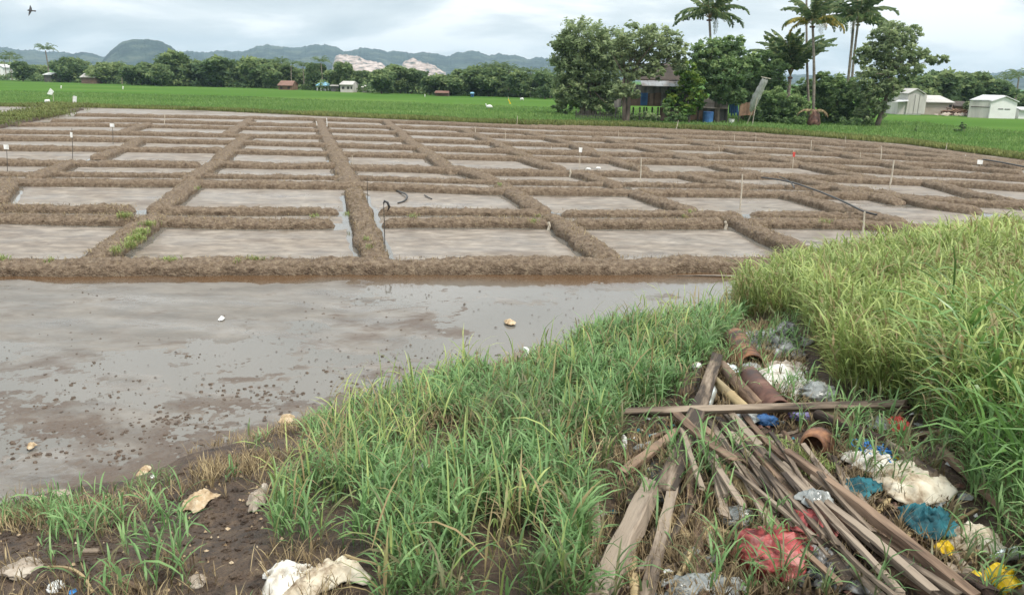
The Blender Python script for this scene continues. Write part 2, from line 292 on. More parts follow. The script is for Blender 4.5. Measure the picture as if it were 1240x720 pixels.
# wet mud: matte where it has drained, glossy where a film of water lies on it
def mud_material(name, base, r0, r1, sc):
    m = mat(name, base, sc, 10, rough=(r0, r1), bump=.35, bscale=sc*7, bdist=.012, spec=.5, stretch=(.6, 1.2, 1))
    n = m.node_tree.nodes; l = m.node_tree.links; bs = n['Principled BSDF']
    at = n.new('ShaderNodeAttribute'); at.attribute_name = 'wet'
    mx = n.new('ShaderNodeMapRange'); l.new(at.outputs['Fac'], mx.inputs[0]); mx.inputs[3].default_value = 1.0; mx.inputs[4].default_value = .28 if name == 'seedbed_mud' else .20
    src = bs.inputs['Roughness'].links[0].from_socket
    mu = n.new('ShaderNodeMath'); mu.operation = 'MULTIPLY'; l.new(src, mu.inputs[0]); l.new(mx.outputs[0], mu.inputs[1]); l.new(mu.outputs[0], bs.inputs['Roughness'])
    ad = n.new('ShaderNodeAttribute'); ad.attribute_name = 'dirt'; cr = [q for q in n if q.type == 'VALTORGB'][0]; mc = n.new('ShaderNodeMix'); mc.data_type = 'RGBA'; mc.blend_type = 'MIX'
    l.new(ad.outputs['Fac'], mc.inputs['Factor']); l.new(cr.outputs[0], mc.inputs[6]); mc.inputs[7].default_value = (.088, .060, .042, 1); l.new(mc.outputs[2], bs.inputs['Base Color'])
    return m
M['mud'] = mud_material('wet_mud', [(0.3, (.095, .080, .064)), (0.5, (.150, .130, .108)), (0.7, (.21, .185, .158))], .42, .66, 1.6)
M['plotmud'] = mud_material('seedbed_mud', [(0.34, (.13, .100, .074)), (0.5, (.215, .174, .135)), (0.66, (.31, .26, .21))], .50, .78, 2.6)
wm = bpy.data.materials.new('muddy_water'); wm.use_nodes = True; b_ = wm.node_tree.nodes['Principled BSDF']
da = wm.node_tree.nodes.new('ShaderNodeAttribute'); da.attribute_name = 'bund_reflection_tint'; dm = wm.node_tree.nodes.new('ShaderNodeMix'); dm.data_type = 'RGBA'
wm.node_tree.links.new(da.outputs['Fac'], dm.inputs['Factor']); dm.inputs[6].default_value = (.150, .138, .120, 1); dm.inputs[7].default_value = (.105, .062, .034, 1); wm.node_tree.links.new(dm.outputs[2], b_.inputs['Base Color']); b_.inputs['Roughness'].default_value = .05; b_.inputs['IOR'].default_value = 1.33  # second colour is a painted brown reflection of the near bund
nz = wm.node_tree.nodes.new('ShaderNodeTexNoise'); nz.inputs['Scale'].default_value = 5; tcw = wm.node_tree.nodes.new('ShaderNodeTexCoord')
wm.node_tree.links.new(tcw.outputs['Object'], nz.inputs[0]); bp = wm.node_tree.nodes.new('ShaderNodeBump'); bp.inputs['Strength'].default_value = .12; bp.inputs['Distance'].default_value = .01
wm.node_tree.links.new(nz.outputs['Fac'], bp.inputs['Height']); wm.node_tree.links.new(bp.outputs[0], b_.inputs['Normal'])
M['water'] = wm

# ================================================================ LARGE STRUCTURE
def hyper_grid(u0, u1, nu, y0, y1, ny):
    """grid whose cells shrink towards the near side: columns fan out, rows are log spaced"""
    u = np.linspace(u0, u1, nu); y = np.exp(np.linspace(math.log(y0), math.log(y1), ny))
    Y, U = np.meshgrid(y, u, indexing='ij'); X = U*Y
    i = np.arange(nu*ny).reshape(ny, nu)
    return X.ravel(), Y.ravel(), np.stack([i[:-1, :-1], i[:-1, 1:], i[1:, 1:], i[1:, :-1]], -1).reshape(-1, 4)
EDGE_PX = [(-500, 118), (-100, 124), (0, 127), (90, 128), (250, 132), (400, 139), (520, 144), (640, 149), (760, 151), (900, 157), (1000, 164), (1100, 172), (1240, 190), (1400, 208), (1700, 245)]
EDGE = np.array([P(x, y, .1)[:2] for x, y in EDGE_PX])
def sheet_xy(name, V, Fq, m, kind='structure', attrs=None, smooth=True):
    return tag(link(name, fast_mesh(name, V, Fq, attrs, smooth), m), kind=kind)
g = 5100.0
mb = MB(); mb.add([(-g, -140, -.5), (g, -140, -.5), (g, g, -.5), (-g, g, -.5)], [(0, 1, 2, 3)])
tag(mb.build('ground', M['ground']), kind='structure')
# rice field: from the far edge of the seedbeds to the horizon
n_e = 60; te = np.linspace(0, 1, n_e)
cum = np.r_[0, np.cumsum(np.hypot(*np.diff(EDGE, axis=0).T))]; cum /= cum[-1]
ex = np.interp(te, cum, EDGE[:, 0]); ey = np.interp(te, cum, EDGE[:, 1])
rows = np.r_[0, .3, .8, np.geomspace(2, 2400, 34)]
V = []; 
for k, r in enumerate(rows):
    s_ = 1+r/110.0
    z_ = (-.25 if k == 0 else .10) + (0.02*fbm(ex*.2, ey*.2+r, 5))
    V.append(np.stack([ex*s_, ey*s_+r*.1, np.broadcast_to(z_, ex.shape)+0], -1))
V = np.concatenate(V); i = np.arange(len(V)).reshape(len(rows), n_e)
sheet_xy('rice_field', V, np.stack([i[:-1, :-1], i[:-1, 1:], i[1:, 1:], i[1:, :-1]], -1).reshape(-1, 4), M['rice'])
# water level of the flooded ground

# ---- bund lines (photo pixels of their crest) -> places
ROWS = [
 ([(-250, 318), (0, 315), (320, 314), (600, 314), (800, 313), (930, 312), (1010, 310)], .36, .34),
 ([(-250, 256), (0, 258), (120, 261), (166, 262)], .33, .30), ([(-250, 245), (0, 248), (120, 249), (162, 250)], .26, .24),
 ([(188, 263), (300, 265), (405, 265)], .33, .30), ([(188, 251), (300, 252), (410, 252)], .26, .24),
 ([(462, 264), (600, 264), (668, 265)], .33, .30), ([(458, 252), (560, 252), (655, 254)], .26, .24),
 ([(690, 266), (800, 266), (880, 266)], .33, .30), ([(680, 255), (800, 255), (900, 257)], .26, .22),
 ([(900, 264), (1000, 266), (1070, 268), (1200, 282)], .33, .30), ([(910, 256), (1000, 257), (1068, 260)], .25, .2),
 ([(-250, 214), (0, 216), (230, 218), (430, 221), (600, 227), (780, 229), (950, 231), (1060, 234), (1150, 240), (1240, 244), (1400, 256)], .33, .30),
 ([(-250, 206), (20, 208), (230, 210), (430, 213), (600, 218), (780, 221), (950, 224), (1060, 227)], .24, .2),
 ([(-250, 192), (0, 193), (180, 195), (243, 196)], .36, .32), ([(258, 195), (330, 197), (410, 197)], .36, .32),
 ([(418, 199), (500, 201), (600, 205), (690, 206), (820, 208), (950, 210), (1060, 215), (1150, 218), (1240, 224), (1400, 236)], .36, .32),
 ([(-250, 175), (0, 176), (100, 177), (250, 179), (400, 183), (520, 186), (640, 189), (760, 192), (880, 195), (970, 197), (1070, 204), (1160, 208), (1240, 213), (1400, 224)], .36, .32),
 ([(-250, 165), (0, 165), (100, 166), (250, 169), (400, 173), (520, 177), (640, 181), (760, 184), (880, 187), (970, 190), (1070, 195), (1160, 199), (1240, 206)], .36, .32),
 ([(-100, 156), (0, 157), (100, 158), (250, 161), (400, 164), (520, 168), (640, 172), (760, 175), (880, 178), (970, 182), (1070, 187), (1160, 192), (1240, 200)], .36, .32),
 ([(20, 149), (100, 149), (250, 152), (400, 156), (520, 160), (640, 164), (760, 168), (880, 171), (970, 175), (1070, 181), (1160, 187)], .36, .32),
 ([(60, 144), (160, 144), (300, 148), (400, 150), (520, 153), (640, 158), (760, 161), (880, 165), (970, 169), (1070, 176)], .38, .34),
 ([(640, 151), (760, 154), (900, 160), (1000, 168), (1100, 177), (1240, 195), (1400, 213)], .6, .34), ([(1060, 178), (1160, 189), (1240, 198), (1340, 210)], .5, .34),
 ([(90, 137), (200, 139), (320, 141), (400, 143), (520, 147), (640, 152), (760, 156), (880, 160), (970, 165)], .42, .36),
]
COLS = [
 ([(-5, 238), (14, 213)], .30, .30), ([(42, 211), (88, 193)], .34, .3), ([(118, 188), (140, 179)], .36, .3), ([(152, 176), (170, 166)], .36, .3), ([(148, 158), (180, 148)], .36, .3),
 ([(116, 306), (150, 284), (190, 256)], .36, .32), ([(190, 250), (212, 234), (234, 217)], .32, .30), ([(230, 213), (262, 194)], .34, .3), ([(264, 192), (278, 178), (298, 163)], .36, .3), ([(275, 160), (303, 143)], .36, .3),
 ([(456, 308), (440, 264), (428, 226)], .33, .34), ([(424, 220), (412, 193), (402, 176)], .36, .32), ([(402, 176), (392, 158), (386, 143)], .36, .3),
 ([(738, 308), (700, 280), (668, 257)], .33, .34), ([(658, 252), (630, 235), (607, 220)], .30, .30), ([(600, 216), (575, 208), (552, 200)], .32, .3), ([(550, 205), (526, 188), (498, 170)], .36, .3), ([(498, 170), (484, 158), (468, 146)], .36, .3),
 ([(985, 306), (930, 280), (884, 258)], .33, .34), ([(840, 252), (800, 240), (770, 229)], .30, .30), ([(750, 221), (720, 213), (696, 206)], .32, .3), ([(680, 202), (655, 196), (630, 188)], .34, .3), ([(640, 188), (600, 171), (560, 155)], .36, .3),
 ([(1095, 266), (1020, 249), (952, 232)], .33, .30), ([(905, 224), (865, 217), (824, 208)], .32, .3), ([(782, 202), (760, 197), (735, 189)], .34, .3), ([(735, 188), (690, 172), (640, 159)], .36, .3),
 ([(1090, 241), (1035, 229), (960, 211)], .32, .3), ([(920, 208), (890, 203), (862, 197)], .34, .3), ([(860, 196), (800, 181), (720, 164)], .36, .3),
 ([(1190, 251), (1123, 243), (1060, 228)], .32, .3), ([(1062, 214), (1000, 203), (930, 188)], .34, .3), ([(930, 188), (870, 176), (800, 162)], .36, .3),
 ([(1240, 245), (1180, 232), (1120, 217)], .32, .3), ([(1130, 207), (1060, 193), (990, 178)], .34, .3),
]
BUND = []
for px, hw, h in ROWS+COLS:
    w2 = np.array([P(x, y, h*.78)[:2] for x, y in px]); BUND.append((w2, hw*(1.06 if w2[:, 1].mean() > 24 else 1.0), h*.78))
def bund_mesh(w2, hw, h, sd):
    c = np.r_[0, np.cumsum(np.hypot(*np.diff(w2, axis=0).T))]; Lt = c[-1]; dm = np.mean(w2[:, 1])
    step = np.clip(dm/16*.055, .045, .35); n = max(int(Lt/step), 6); t = np.linspace(0, Lt, n)
    x = np.interp(t, c, w2[:, 0]); y = np.interp(t, c, w2[:, 1])
    for _ in range(3): x[1:-1] = (x[:-2]+x[1:-1]+x[2:])/3; y[1:-1] = (y[:-2]+y[1:-1]+y[2:])/3
    dx = np.gradient(x); dy = np.gradient(y); l_ = np.hypot(dx, dy)+1e-9; nx, ny = -dy/l_, dx/l_
    wob = .07*fbm(t*.9, t*0+sd, sd, 3); m = int(np.clip(32*16/dm, 9, 32)); a = np.linspace(0, math.pi, m)
    T, A = np.meshgrid(np.arange(n), a, indexing='ij')
    endf = np.clip(np.minimum(t, Lt-t)/.25, 0.0, 1)**.5
    prof = hw*(1+.22*fbm(t*1.1, t*0, sd+3, 4)); hh = h*(1+.24*fbm(t*.8, t*0, sd+5, 4))*endf
    off = np.cos(A)*np.sign(1)*(prof*(.6+.4*endf))[T]+wob[T]
    zz = (np.sin(A)**.5)*hh[T]
    X = x[T]+nx[T]*off; Y = y[T]+ny[T]*off
    # clumps of trodden mud, pushed outwards
    S_ = np.cumsum(np.full(n, Lt/n))[T]; Q = A/math.pi*(hw*2.6)
    d = .075*fbm(S_*5, Q*5, sd+9, 4, .66)+.045*(ridge(S_*3.5, Q*7, sd+11, 3)-.5)+.022*fbm(S_*20, Q*20, sd+13, 2)
    X = X+nx[T]*np.cos(A)*d; Y = Y+ny[T]*np.cos(A)*d; zz = zz+np.sin(A)*d
    zz = np.where((A < .02) | (A > math.pi-.02), -.12, zz)
    V = np.stack([X, Y, zz], -1).reshape(-1, 3); i = np.arange(n*m).reshape(n, m)
    return V, np.stack([i[:-1, :-1], i[:-1, 1:], i[1:, 1:], i[1:, :-1]], -1).reshape(-1, 4)
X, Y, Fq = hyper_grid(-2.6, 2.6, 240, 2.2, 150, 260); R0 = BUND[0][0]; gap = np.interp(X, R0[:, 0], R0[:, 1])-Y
bund_reflection_tint = np.clip(1.6-gap+.5*fbm(X*.8, Y*.8, 90, 3), 0, 1)*(gap > -.2)  # mask of the strip whose colour imitates the bund mirrored in the water
sheet_xy('water', np.stack([X, Y, X*0], -1), Fq, M['water'], attrs={'bund_reflection_tint': bund_reflection_tint})
for k, (w2, hw, h) in enumerate(BUND):
    V, Fq = bund_mesh(w2, hw, h, k*17)
    link_o = sheet_xy('earth_bund', V, Fq[:, ::-1], M['bund'])
# ---- mud of the flooded strip and of the seedbeds
def mud_sheet(name, y0, y1, nu, ny, u0, u1, front):
    X, Y, Fq = hyper_grid(u0, u1, nu, y0, y1, ny)
    px, py = project(np.stack([X, Y, X*0], -1))
    R0 = BUND[0][0]; yb = np.interp(X, R0[:, 0], R0[:, 1])
    if front:
        lowleft = np.clip((py-430)/90, 0, 1)*(1-np.clip((px-420)/160, 0, 1)); upleft = (1-np.clip((px-330)/160, 0, 1))*np.clip((432-py)/40, 0, 1)
        wx_ = X+.8*fbm(X*.4, Y*.4, 58, 3); wy_ = Y+.8*fbm(X*.4, Y*.4, 59, 3)
        z = -.002+.024*fbm(wx_*.45, wy_*.8, 60, 5, .6)+.004*fbm(X*4, Y*4, 66, 3)+.003*fbm(X*15, Y*15, 68, 2)+.016*upleft
        z -= .008*np.clip((px-420)/200, 0, 1)*np.clip((400-py)/40, 0, 1)
        patch = np.clip(fbm(wx_*1.2, wy_*1.9, 70, 5, .68)+.06+.34*lowleft-.35*upleft-.25*np.clip((px-560)/150, 0, 1), 0, 1)
        z += np.clip(patch*1.8, 0, 1)*(.008+.022*(.45+lowleft)*fbm(X*3.5, Y*3.5, 73, 4, .7)+.020*(.35+lowleft)*fbm(X*15, Y*15, 74, 3, .7))
        z = np.where(yb-Y < 1.0+.55*fbm(X*.9, Y*.5, 76, 4), -.035+.040*np.clip(fbm(X*1.2, Y*3, 77, 3)-.05, 0, 1), z)
        wet = np.clip(.6-patch*1.6-.35*upleft+1.1*fbm(wx_*.6+wy_*.25, wy_*1.5, 80, 5, .6), 0, 1); dirt = np.clip(patch*1.5+.5*fbm(X*3.5, Y*4, 82, 5, .65), 0, .85)
    else:
        z = .018+.012*fbm(X*.5, Y*.8, 62, 4)+.007*fbm(X*4, Y*7, 67, 4, .6)
        d = np.full(X.shape, 9.0)
        for w2, hw, h in BUND:
            lo = w2.min(0)-1.5; hi = w2.max(0)+1.5; s_ = (X > lo[0]) & (X < hi[0]) & (Y > lo[1]) & (Y < hi[1])
            if s_.any(): d[s_] = np.minimum(d[s_], segdist(X[s_], Y[s_], w2)-hw)
        z -= .045*np.clip(1-d/(.22+.2*vnoise(X*1.3, Y*1.3, 63)), 0, 1)
        wet = np.clip(.35+.8*fbm(X*.5, Y*.9, 81, 4), 0, 1); dirt = np.clip(.12+.8*fbm(X*1.7, Y*2.6, 84, 5, .68)+.5*(vnoise(X*9, Y*14, 86)-.72).clip(0, 1)*4, 0, .8)
        # sink under the rice field edge
    sheet_xy(name, np.stack([X, Y, z], -1), Fq, M['mud'] if front else M['plotmud'], attrs={'wet': wet, 'dirt': dirt})
yb0 = BUND[0][0][:, 1].mean()
mud_sheet('mud', 4.0, yb0+.05, 1250, 760, -1.5, .75, True)
mud_sheet('seedbed_mud', yb0, 118, 560, 520, -1.05, 1.0, False)
# ---- grassy bank towards the camera
X, Y, Fq = hyper_grid(-1.4, 1.5, 560, 1.6, 26, 520)
Z = bank_z(X, Y); V = np.stack([X, Y, Z], -1)
keep = (Z[Fq].max(1) > -.12); sheet_xy('bank', V, Fq[keep], M['soil'])
mb = MB(); mb.add([(-20, -12, 1.35), (20, -12, 1.35), (20, 2.0, 1.5), (-2, 2.0, 1.2), (-6, 2.0, .4), (-20, 2, -.2)], [(0, 1, 2, 3, 4, 5)])
tag(mb.build('roadside_ground', M['soil']), kind='structure')
# ---- hills
def hill(name, prof, D, depth, seed, m=M['hill'], rough=1.0):
    xs = np.array([p[0] for p in prof], float); ys = np.array([p[1] for p in prof], float)
    n = int((xs[-1]-xs[0])/1.1)+2; xx = np.linspace(xs[0], xs[-1], n); yy = np.interp(xx, xs, ys)
    for _ in range(2): yy[1:-1] = (yy[:-2]+2*yy[1:-1]+yy[2:])/4
    yy += rough*(1.6*fbm(xx*.10, xx*0, seed, 4)+1.5*fbm(xx*.45, xx*0, seed+2, 3, .7))
    top = np.array([W(a, b, D) for a, b in zip(xx, yy)]); V = []; R = 26
    for j in range(R):
        v = j/(R-1); Yd = D-depth*(1-v)*1.0 if v <= 1 else D
        sc = Yd/D; prof_h = (math.sin(v*math.pi/2))**.85
        nx_ = top[:, 0]*sc
        hz = np.maximum(top[:, 2]*sc, 2)*prof_h + rough*(1-v)*v*4*9*(fbm(nx_*.006, np.full(n, Yd*.006), seed+5, 4))
        V.append(np.stack([nx_, np.full(n, Yd), hz-4*(1-v)], -1))
    for v in (.3, .7, 1.0): V.append(np.stack([top[:, 0]*(1+v*depth/D), np.full(n, D+depth*v), np.maximum(top[:, 2], 2)*(1-v)**1.2-4*v], -1))
    R = len(V); V = np.concatenate(V); i = np.arange(R*n).reshape(R, n)
    return sheet_xy(name, V, np.stack([i[:-1, :-1], i[:-1, 1:], i[1:, 1:], i[1:, :-1]], -1).reshape(-1, 4), m)
hill('hills', [(-400, 58), (-200, 54), (0, 57), (25, 60), (60, 62), (100, 65), (125, 68), (160, 72), (200, 70), (226, 62), (248, 64), (262, 61), (290, 62), (300, 60), (322, 54), (340, 57), (360, 58), (380, 55), (398, 54), (408, 57), (417, 62),
               (432, 59), (445, 58), (465, 62), (500, 65), (513, 63), (530, 66), (545, 68), (556, 63), (570, 62), (582, 63), (592, 68), (605, 64), (614, 67), (625, 68), (640, 71), (655, 69), (670, 72), (700, 75),
               (760, 77), (850, 82), (950, 90), (1060, 93), (1120, 90), (1150, 88), (1200, 88), (1220, 86), (1240, 85), (1300, 82), (1400, 80), (1650, 92)], 3600, 900, 3)
hill('hills', [(118, 82), (128, 68), (136, 59), (146, 52), (158, 48.5), (170, 47.5), (185, 48), (197, 51), (207, 56), (214, 61), (222, 66), (236, 74)], 2500, 350, 9, rough=.7)
hill('hills', [(20, 82), (60, 74), (80, 66), (100, 63), (112, 65), (125, 70), (150, 78)], 2900, 300, 12, rough=.6)
hill('hills', [(290, 84), (330, 76), (360, 72), (385, 70), (405, 74), (430, 82)], 2800, 300, 19, rough=.6)
hill('hills', [(1040, 100), (1120, 99), (1180, 97), (1240, 95), (1300, 92), (1400, 96), (1500, 104)], 2600, 350, 29, rough=.5)
def quarry(prof, D, depth, seed): return hill('quarry_face', prof, D, depth, seed, M['quarry'], 1.1)
quarry([(401, 84), (406, 67), (413, 66), (425, 66.5), (436, 68), (443, 72), (452, 75), (462, 77), (470, 84)], 2650, 160, 33)
quarry([(484, 86), (488, 76), (493, 72), (500, 70.5), (508, 74), (516, 76), (526, 79), (540, 88)], 2650, 120, 37)

# ================================================================ VEGETATION
def leaf_cloud(clumps, per, size, r, flat=.75, seed=0):
    """small two-triangle leaves scattered through clumps; clumps: array (x,y,z,rad,tint)"""
    n = len(clumps)*per; C = np.repeat(clumps, per, 0)
    d = r.normal(size=(n, 3)); d /= np.linalg.norm(d, axis=1)[:, None]; rad = C[:, 3]*(r.random(n)**.6)*1.15
    c = C[:, :3]+d*rad[:, None]*np.array((1, 1, flat))
    a = r.normal(size=(n, 3)); a[:, 2] *= .6; a /= np.linalg.norm(a, axis=1)[:, None]
    b = np.cross(a, r.normal(size=(n, 3))); b /= np.linalg.norm(b, axis=1)[:, None]
    s = size*(.6+.8*r.random(n))[:, None]
    V = np.stack([c-a*s, c-b*s*.45, c+a*s, c+b*s*.45], 1).reshape(-1, 3)
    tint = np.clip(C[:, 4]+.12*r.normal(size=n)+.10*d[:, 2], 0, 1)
    return V, np.arange(n*4).reshape(-1, 4), np.repeat(tint, 4)
def clump_fill(ell, r, dens=1.0, cr=None):
    out_ = []
    for (x, y, z, rx, ry, rz) in ell:
        k = int(max(8, 22*dens*(rx*ry*rz)**.42*2))
        for _ in range(k):
            d = r.normal(size=3); d /= np.linalg.norm(d); q = r.random()**.33*1.0
            p = np.array((x+d[0]*rx*q, y+d[1]*ry*q, z+d[2]*rz*q)); rr = (cr or .115*(rx+rz))*(.45+.9*r.random())
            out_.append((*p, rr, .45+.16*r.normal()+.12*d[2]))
    return np.array(out_)
def branches(mb, base, tips, r0, r):
    for tip in tips:
        a = np.array(base); b = np.array(tip); n = 6; pts = []
        bend = r.normal(size=3)*.08*np.linalg.norm(b-a)
        for k in range(n):
            t = k/(n-1); p = a+(b-a)*t; p = p+bend*math.sin(t*math.pi); p[2] = a[2]+(b[2]-a[2])*t**.85; pts.append(p)
        mb.tube(pts, list(np.linspace(r0, r0*.18, n)), 5)
def px_tree(name, label, base_px, ells, m, seed, per=70, leaf=.20, trunk=.22, trunk_to=None, stems=1, dens=1.0, cat='tree', nbr=14, z0=.1, hard=None):
    r = np.random.default_rng(seed); b = P(base_px[0], base_px[1], z0); D = b[1]; s = D/F/math.cos(PITCH)*1.0
    root = thing(name, label, cat, b); E = []
    for (cx_, cy_, rx_, ry_) in ells:
        q = W(cx_, cy_, D+r.uniform(-.8, .8)); E.append((q[0]-b[0], q[1]-b[1], q[2]-b[2], rx_*s, (rx_+ry_)*.45*s, ry_*s))
    cl = clump_fill(E, r, dens); cl[:, 2] = np.maximum(cl[:, 2], .2)
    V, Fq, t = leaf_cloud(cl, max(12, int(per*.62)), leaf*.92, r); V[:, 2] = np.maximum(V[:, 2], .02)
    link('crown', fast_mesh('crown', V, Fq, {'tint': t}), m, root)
    mb = MB()
    if trunk:
        tops = []
        for k in range(stems):
            tt = W(*trunk_to, D)-b if trunk_to else np.array((0, 0, E[0][2]*.5))
            tt = tt+np.array((r.uniform(-.4, .4)*k, r.uniform(-.3, .3)*k, 0)); o0 = np.array((.3*k*(-1)**k, .1*k, -.2))
            pts = [o0+(tt-o0)*q+np.array((.12*math.sin(q*4+k), 0, 0)) for q in np.linspace(0, 1, 6)]
            mb.tube(pts, list(np.linspace(trunk*1.25, trunk*.65, 6)), 8); tops.append(tt)
        idx = r.choice(len(cl), min(nbr, len(cl)), replace=False)
        for q in idx: branches(mb, tops[q % len(tops)], [cl[q, :3]], trunk*.42, r)
        o = link('trunk', None, None); bpy.data.objects.remove(o)
        me = bpy.data.meshes.new('trunk'); me.from_pydata(mb.v, [], mb.f); me.polygons.foreach_set('use_smooth', [True]*len(me.polygons)); link('trunk', me, M['bark'], root)
    return root
px_tree('broadleaf_tree', 'largest olive-green tree of the farmhouse grove, at its left end over a low dark fence', (713, 140), [(706, 50, 30, 24), (684, 66, 17, 22), (735, 62, 22, 26), (700, 85, 30, 24), (735, 95, 24, 22), (690, 108, 20, 16), (716, 120, 24, 13), (745, 114, 18, 14), (682, 126, 12, 10), (735, 130, 16, 9)], M['leaf_olive'], 1, 62, .20, .3, (715, 100), 4, 1.0)
px_tree('broadleaf_tree', 'airy tree with sky showing through it, behind the left corner of the stilt house', (758, 150), [(790, 88, 16, 7), (772, 50, 26, 20), (800, 50, 24, 18), (752, 62, 14, 16), (822, 66, 14, 16), (790, 72, 26, 12), (756, 112, 18, 12), (765, 88, 10, 10)], M['leaf_olive'], 2, 46, .20, .2, (762, 95), 2, .8, nbr=22)
px_tree('broadleaf_tree', 'slim yellow-green tree in front of the stilt house roof', (834, 149), [(830, 84, 11, 11), (838, 99, 14, 12), (822, 112, 12, 12), (840, 120, 15, 11), (812, 122, 8, 8), (830, 132, 12, 8)], M['leaf_yellow'], 3, 46, .19, .12, (832, 110), 1, 1.0, nbr=10)
px_tree('broadleaf_tree', 'broad green tree behind the tan shed roof, under the tall wind-blown palm', (868, 149), [(862, 66, 24, 16), (890, 60, 16, 16), (850, 86, 18, 15), (880, 88, 26, 18), (868, 110, 22, 9), (885, 117, 20, 8), (908, 78, 12, 12)], M['leaf_dark'], 4, 55, .21, .22, (868, 105), 2, 1.05, nbr=18)
px_tree('broadleaf_tree', 'dark dense tree directly behind the slanted net sleeve', (900, 146), [(905, 92, 24, 20), (925, 78, 16, 14), (925, 106, 20, 22), (893, 116, 20, 10), (940, 92, 14, 18)], M['leaf_dark'], 5, 58, .2, .2, (905, 112), 2, 1.1)
px_tree('bushy_tree', 'rounded green bush at the foot of the young palm, right of the net sleeve', (930, 149), [(925, 136, 20, 12), (945, 136, 16, 12), (938, 120, 16, 14), (962, 130, 16, 16), (910, 138, 10, 9)], M['leaf_dark'], 6, 80, .17, .08, (930, 135), 1, 1.2, 'bush')
px_tree('bushy_tree', 'bright green bush filling the gap between the palm trunks and the leaning tree', (1012, 149), [(1003, 118, 15, 18), (1020, 108, 18, 16), (1010, 136, 20, 12), (1032, 126, 16, 18), (996, 100, 10, 12)], M['leaf_dark'], 7, 80, .18, .1, (1012, 130), 2, 1.2, 'bush')
px_tree('bushy_tree', 'small shaded bush behind the bare palm trunk, left of the brown stump', (968, 145), [(972, 108, 12, 12), (965, 124, 10, 12), (992, 112, 9, 12)], M['leaf_dark'], 17, 70, .18, .08, (968, 130), 1, 1.0, 'bush')
px_tree('broadleaf_tree', 'leaning dark tree with an open ragged crown at the right end of the grove', (1061, 153), [(1078, 40, 20, 15), (1098, 44, 18, 14), (1062, 58, 16, 14), (1112, 66, 16, 10), (1134, 72, 12, 6), (1098, 86, 18, 12), (1072, 84, 20, 16), (1062, 112, 20, 16), (1046, 100, 14, 18), (1054, 136, 20, 12), (1080, 108, 14, 14), (1085, 62, 20, 12), (1045, 66, 10, 12)], M['leaf_olive'], 8, 46, .20, .24, (1080, 92), 1, .75, nbr=36)
px_tree('shrub', 'grey-green scrub growing against the stilts of the stilt house', (778, 150), [(768, 141, 8, 5), (790, 142, 9, 4), (778, 138, 5, 4)], M['leaf_olive'], 31, 40, .13, .03, (778, 142), cat='shrub', nbr=3)
px_tree('shrub', 'leafy scrub hiding the wall between the stilt house and the tan shed', (818, 151), [(812, 138, 9, 8), (824, 142, 8, 5), (806, 130, 5, 6)], M['leaf_dark'], 32, 40, .14, .03, (816, 142), cat='shrub', nbr=3)
px_tree('shrub', 'low scrub beside the brown stump, left side', (968, 152), [(968, 146, 10, 5), (955, 147, 8, 4)], M['leaf_dark'], 33, 40, .13, None, cat='shrub')
px_tree('shrub', 'low scrub between the brown stump and the leaning tree', (1035, 153), [(1030, 147, 14, 6), (1050, 148, 10, 5)], M['leaf_dark'], 34, 40, .13, None, cat='shrub')
px_tree('shrub', 'little dark shrub standing alone in the rice left of the grove', (688, 138), [(688, 134, 2.6, 3)], M['leaf_dark'], 9, 30, .1, None, cat='shrub')
px_tree('shrub', 'pointed leafy weed standing in the rice before the rubble heap', (1166, 160), [(1167, 152, 4, 5), (1160, 158, 6, 2)], M['leaf_dark'], 10, 30, .13, .03, (1167, 153), cat='shrub', nbr=2)
px_tree('shrub', 'thin dark weed in the rice below the leaning tree', (1109, 160), [(1109, 155, 1.6, 4)], M['leaf_dark'], 11, 26, .1, None, cat='shrub')
px_tree('shrub', 'grey-green shrub against the side of the white gabled shed', (1182, 141), [(1180, 132, 8, 6), (1174, 128, 5, 5)], M['leaf_olive'], 12, 40, .26, None, cat='shrub', z0=.1)
# ---- palms
def frond_mesh(seed, L=3.4, droop=1.0, nl=52, dry=False, segs=2):
    r = np.random.default_rng(seed); t = np.linspace(0, 1, 14)
    el = math.radians(52)-t**1.2*math.radians(95)*droop
    dx = np.cos(el); dz = np.sin(el); xs = np.r_[0, np.cumsum(dx[:-1])]*L/13; zs = np.r_[0, np.cumsum(dz[:-1])]*L/13
    V = []; Fs = []; T = []
    for sgn in (-1, 1):
        for k in range(nl):
            q = .16+.83*k/(nl-1); px_ = np.interp(q, t, xs); pz = np.interp(q, t, zs); ln = L*.27*math.sin(math.pi*min(q*.85+.12, 1))**.7*(.8+.4*r.random())
            if r.random() < .06: continue
            a = math.radians(48-12*q+r.normal()*6); d = np.array((math.cos(a), sgn*math.sin(a), -.25-.55*r.random())); w_ = .050*L/3.4
            p0 = np.array((px_, 0, pz)); p1 = p0+d*ln*.5; p2 = p1+(d+np.array((0, 0, -1.0-.8*r.random())))*ln*.5
            b = len(V); sd_ = np.array((w_, 0, w_*.4))
            V += [p0-sd_*.5, p0+sd_*.5, p1+sd_, p1-sd_, p2]; Fs += [(b, b+1, b+2, b+3), (b+3, b+2, b+4, b+4)]; T += [.45+.2*r.normal()]*5
    me = fast_mesh('frond', V, Fs, {'tint': np.clip(T, 0, 1)}); me.validate()
    rb = MB(); rb.tube([(x, 0, z) for x, z in zip(xs[::2], zs[::2])], list(np.linspace(.035, .008, 7)), 4); rm = bpy.data.meshes.new('rachis'); rm.from_pydata(rb.v, [], rb.f)
    return me, rm
def mats(me, m): me.materials.append(m); return me
FR = []
for k in range(4):
    a, b = frond_mesh(100+k, 3.9, (.75, 1.0, 1.25, 1.45)[k]); mats(a, M['frond']); mats(b, M['rachis']); FR.append((a, b))
FY = []
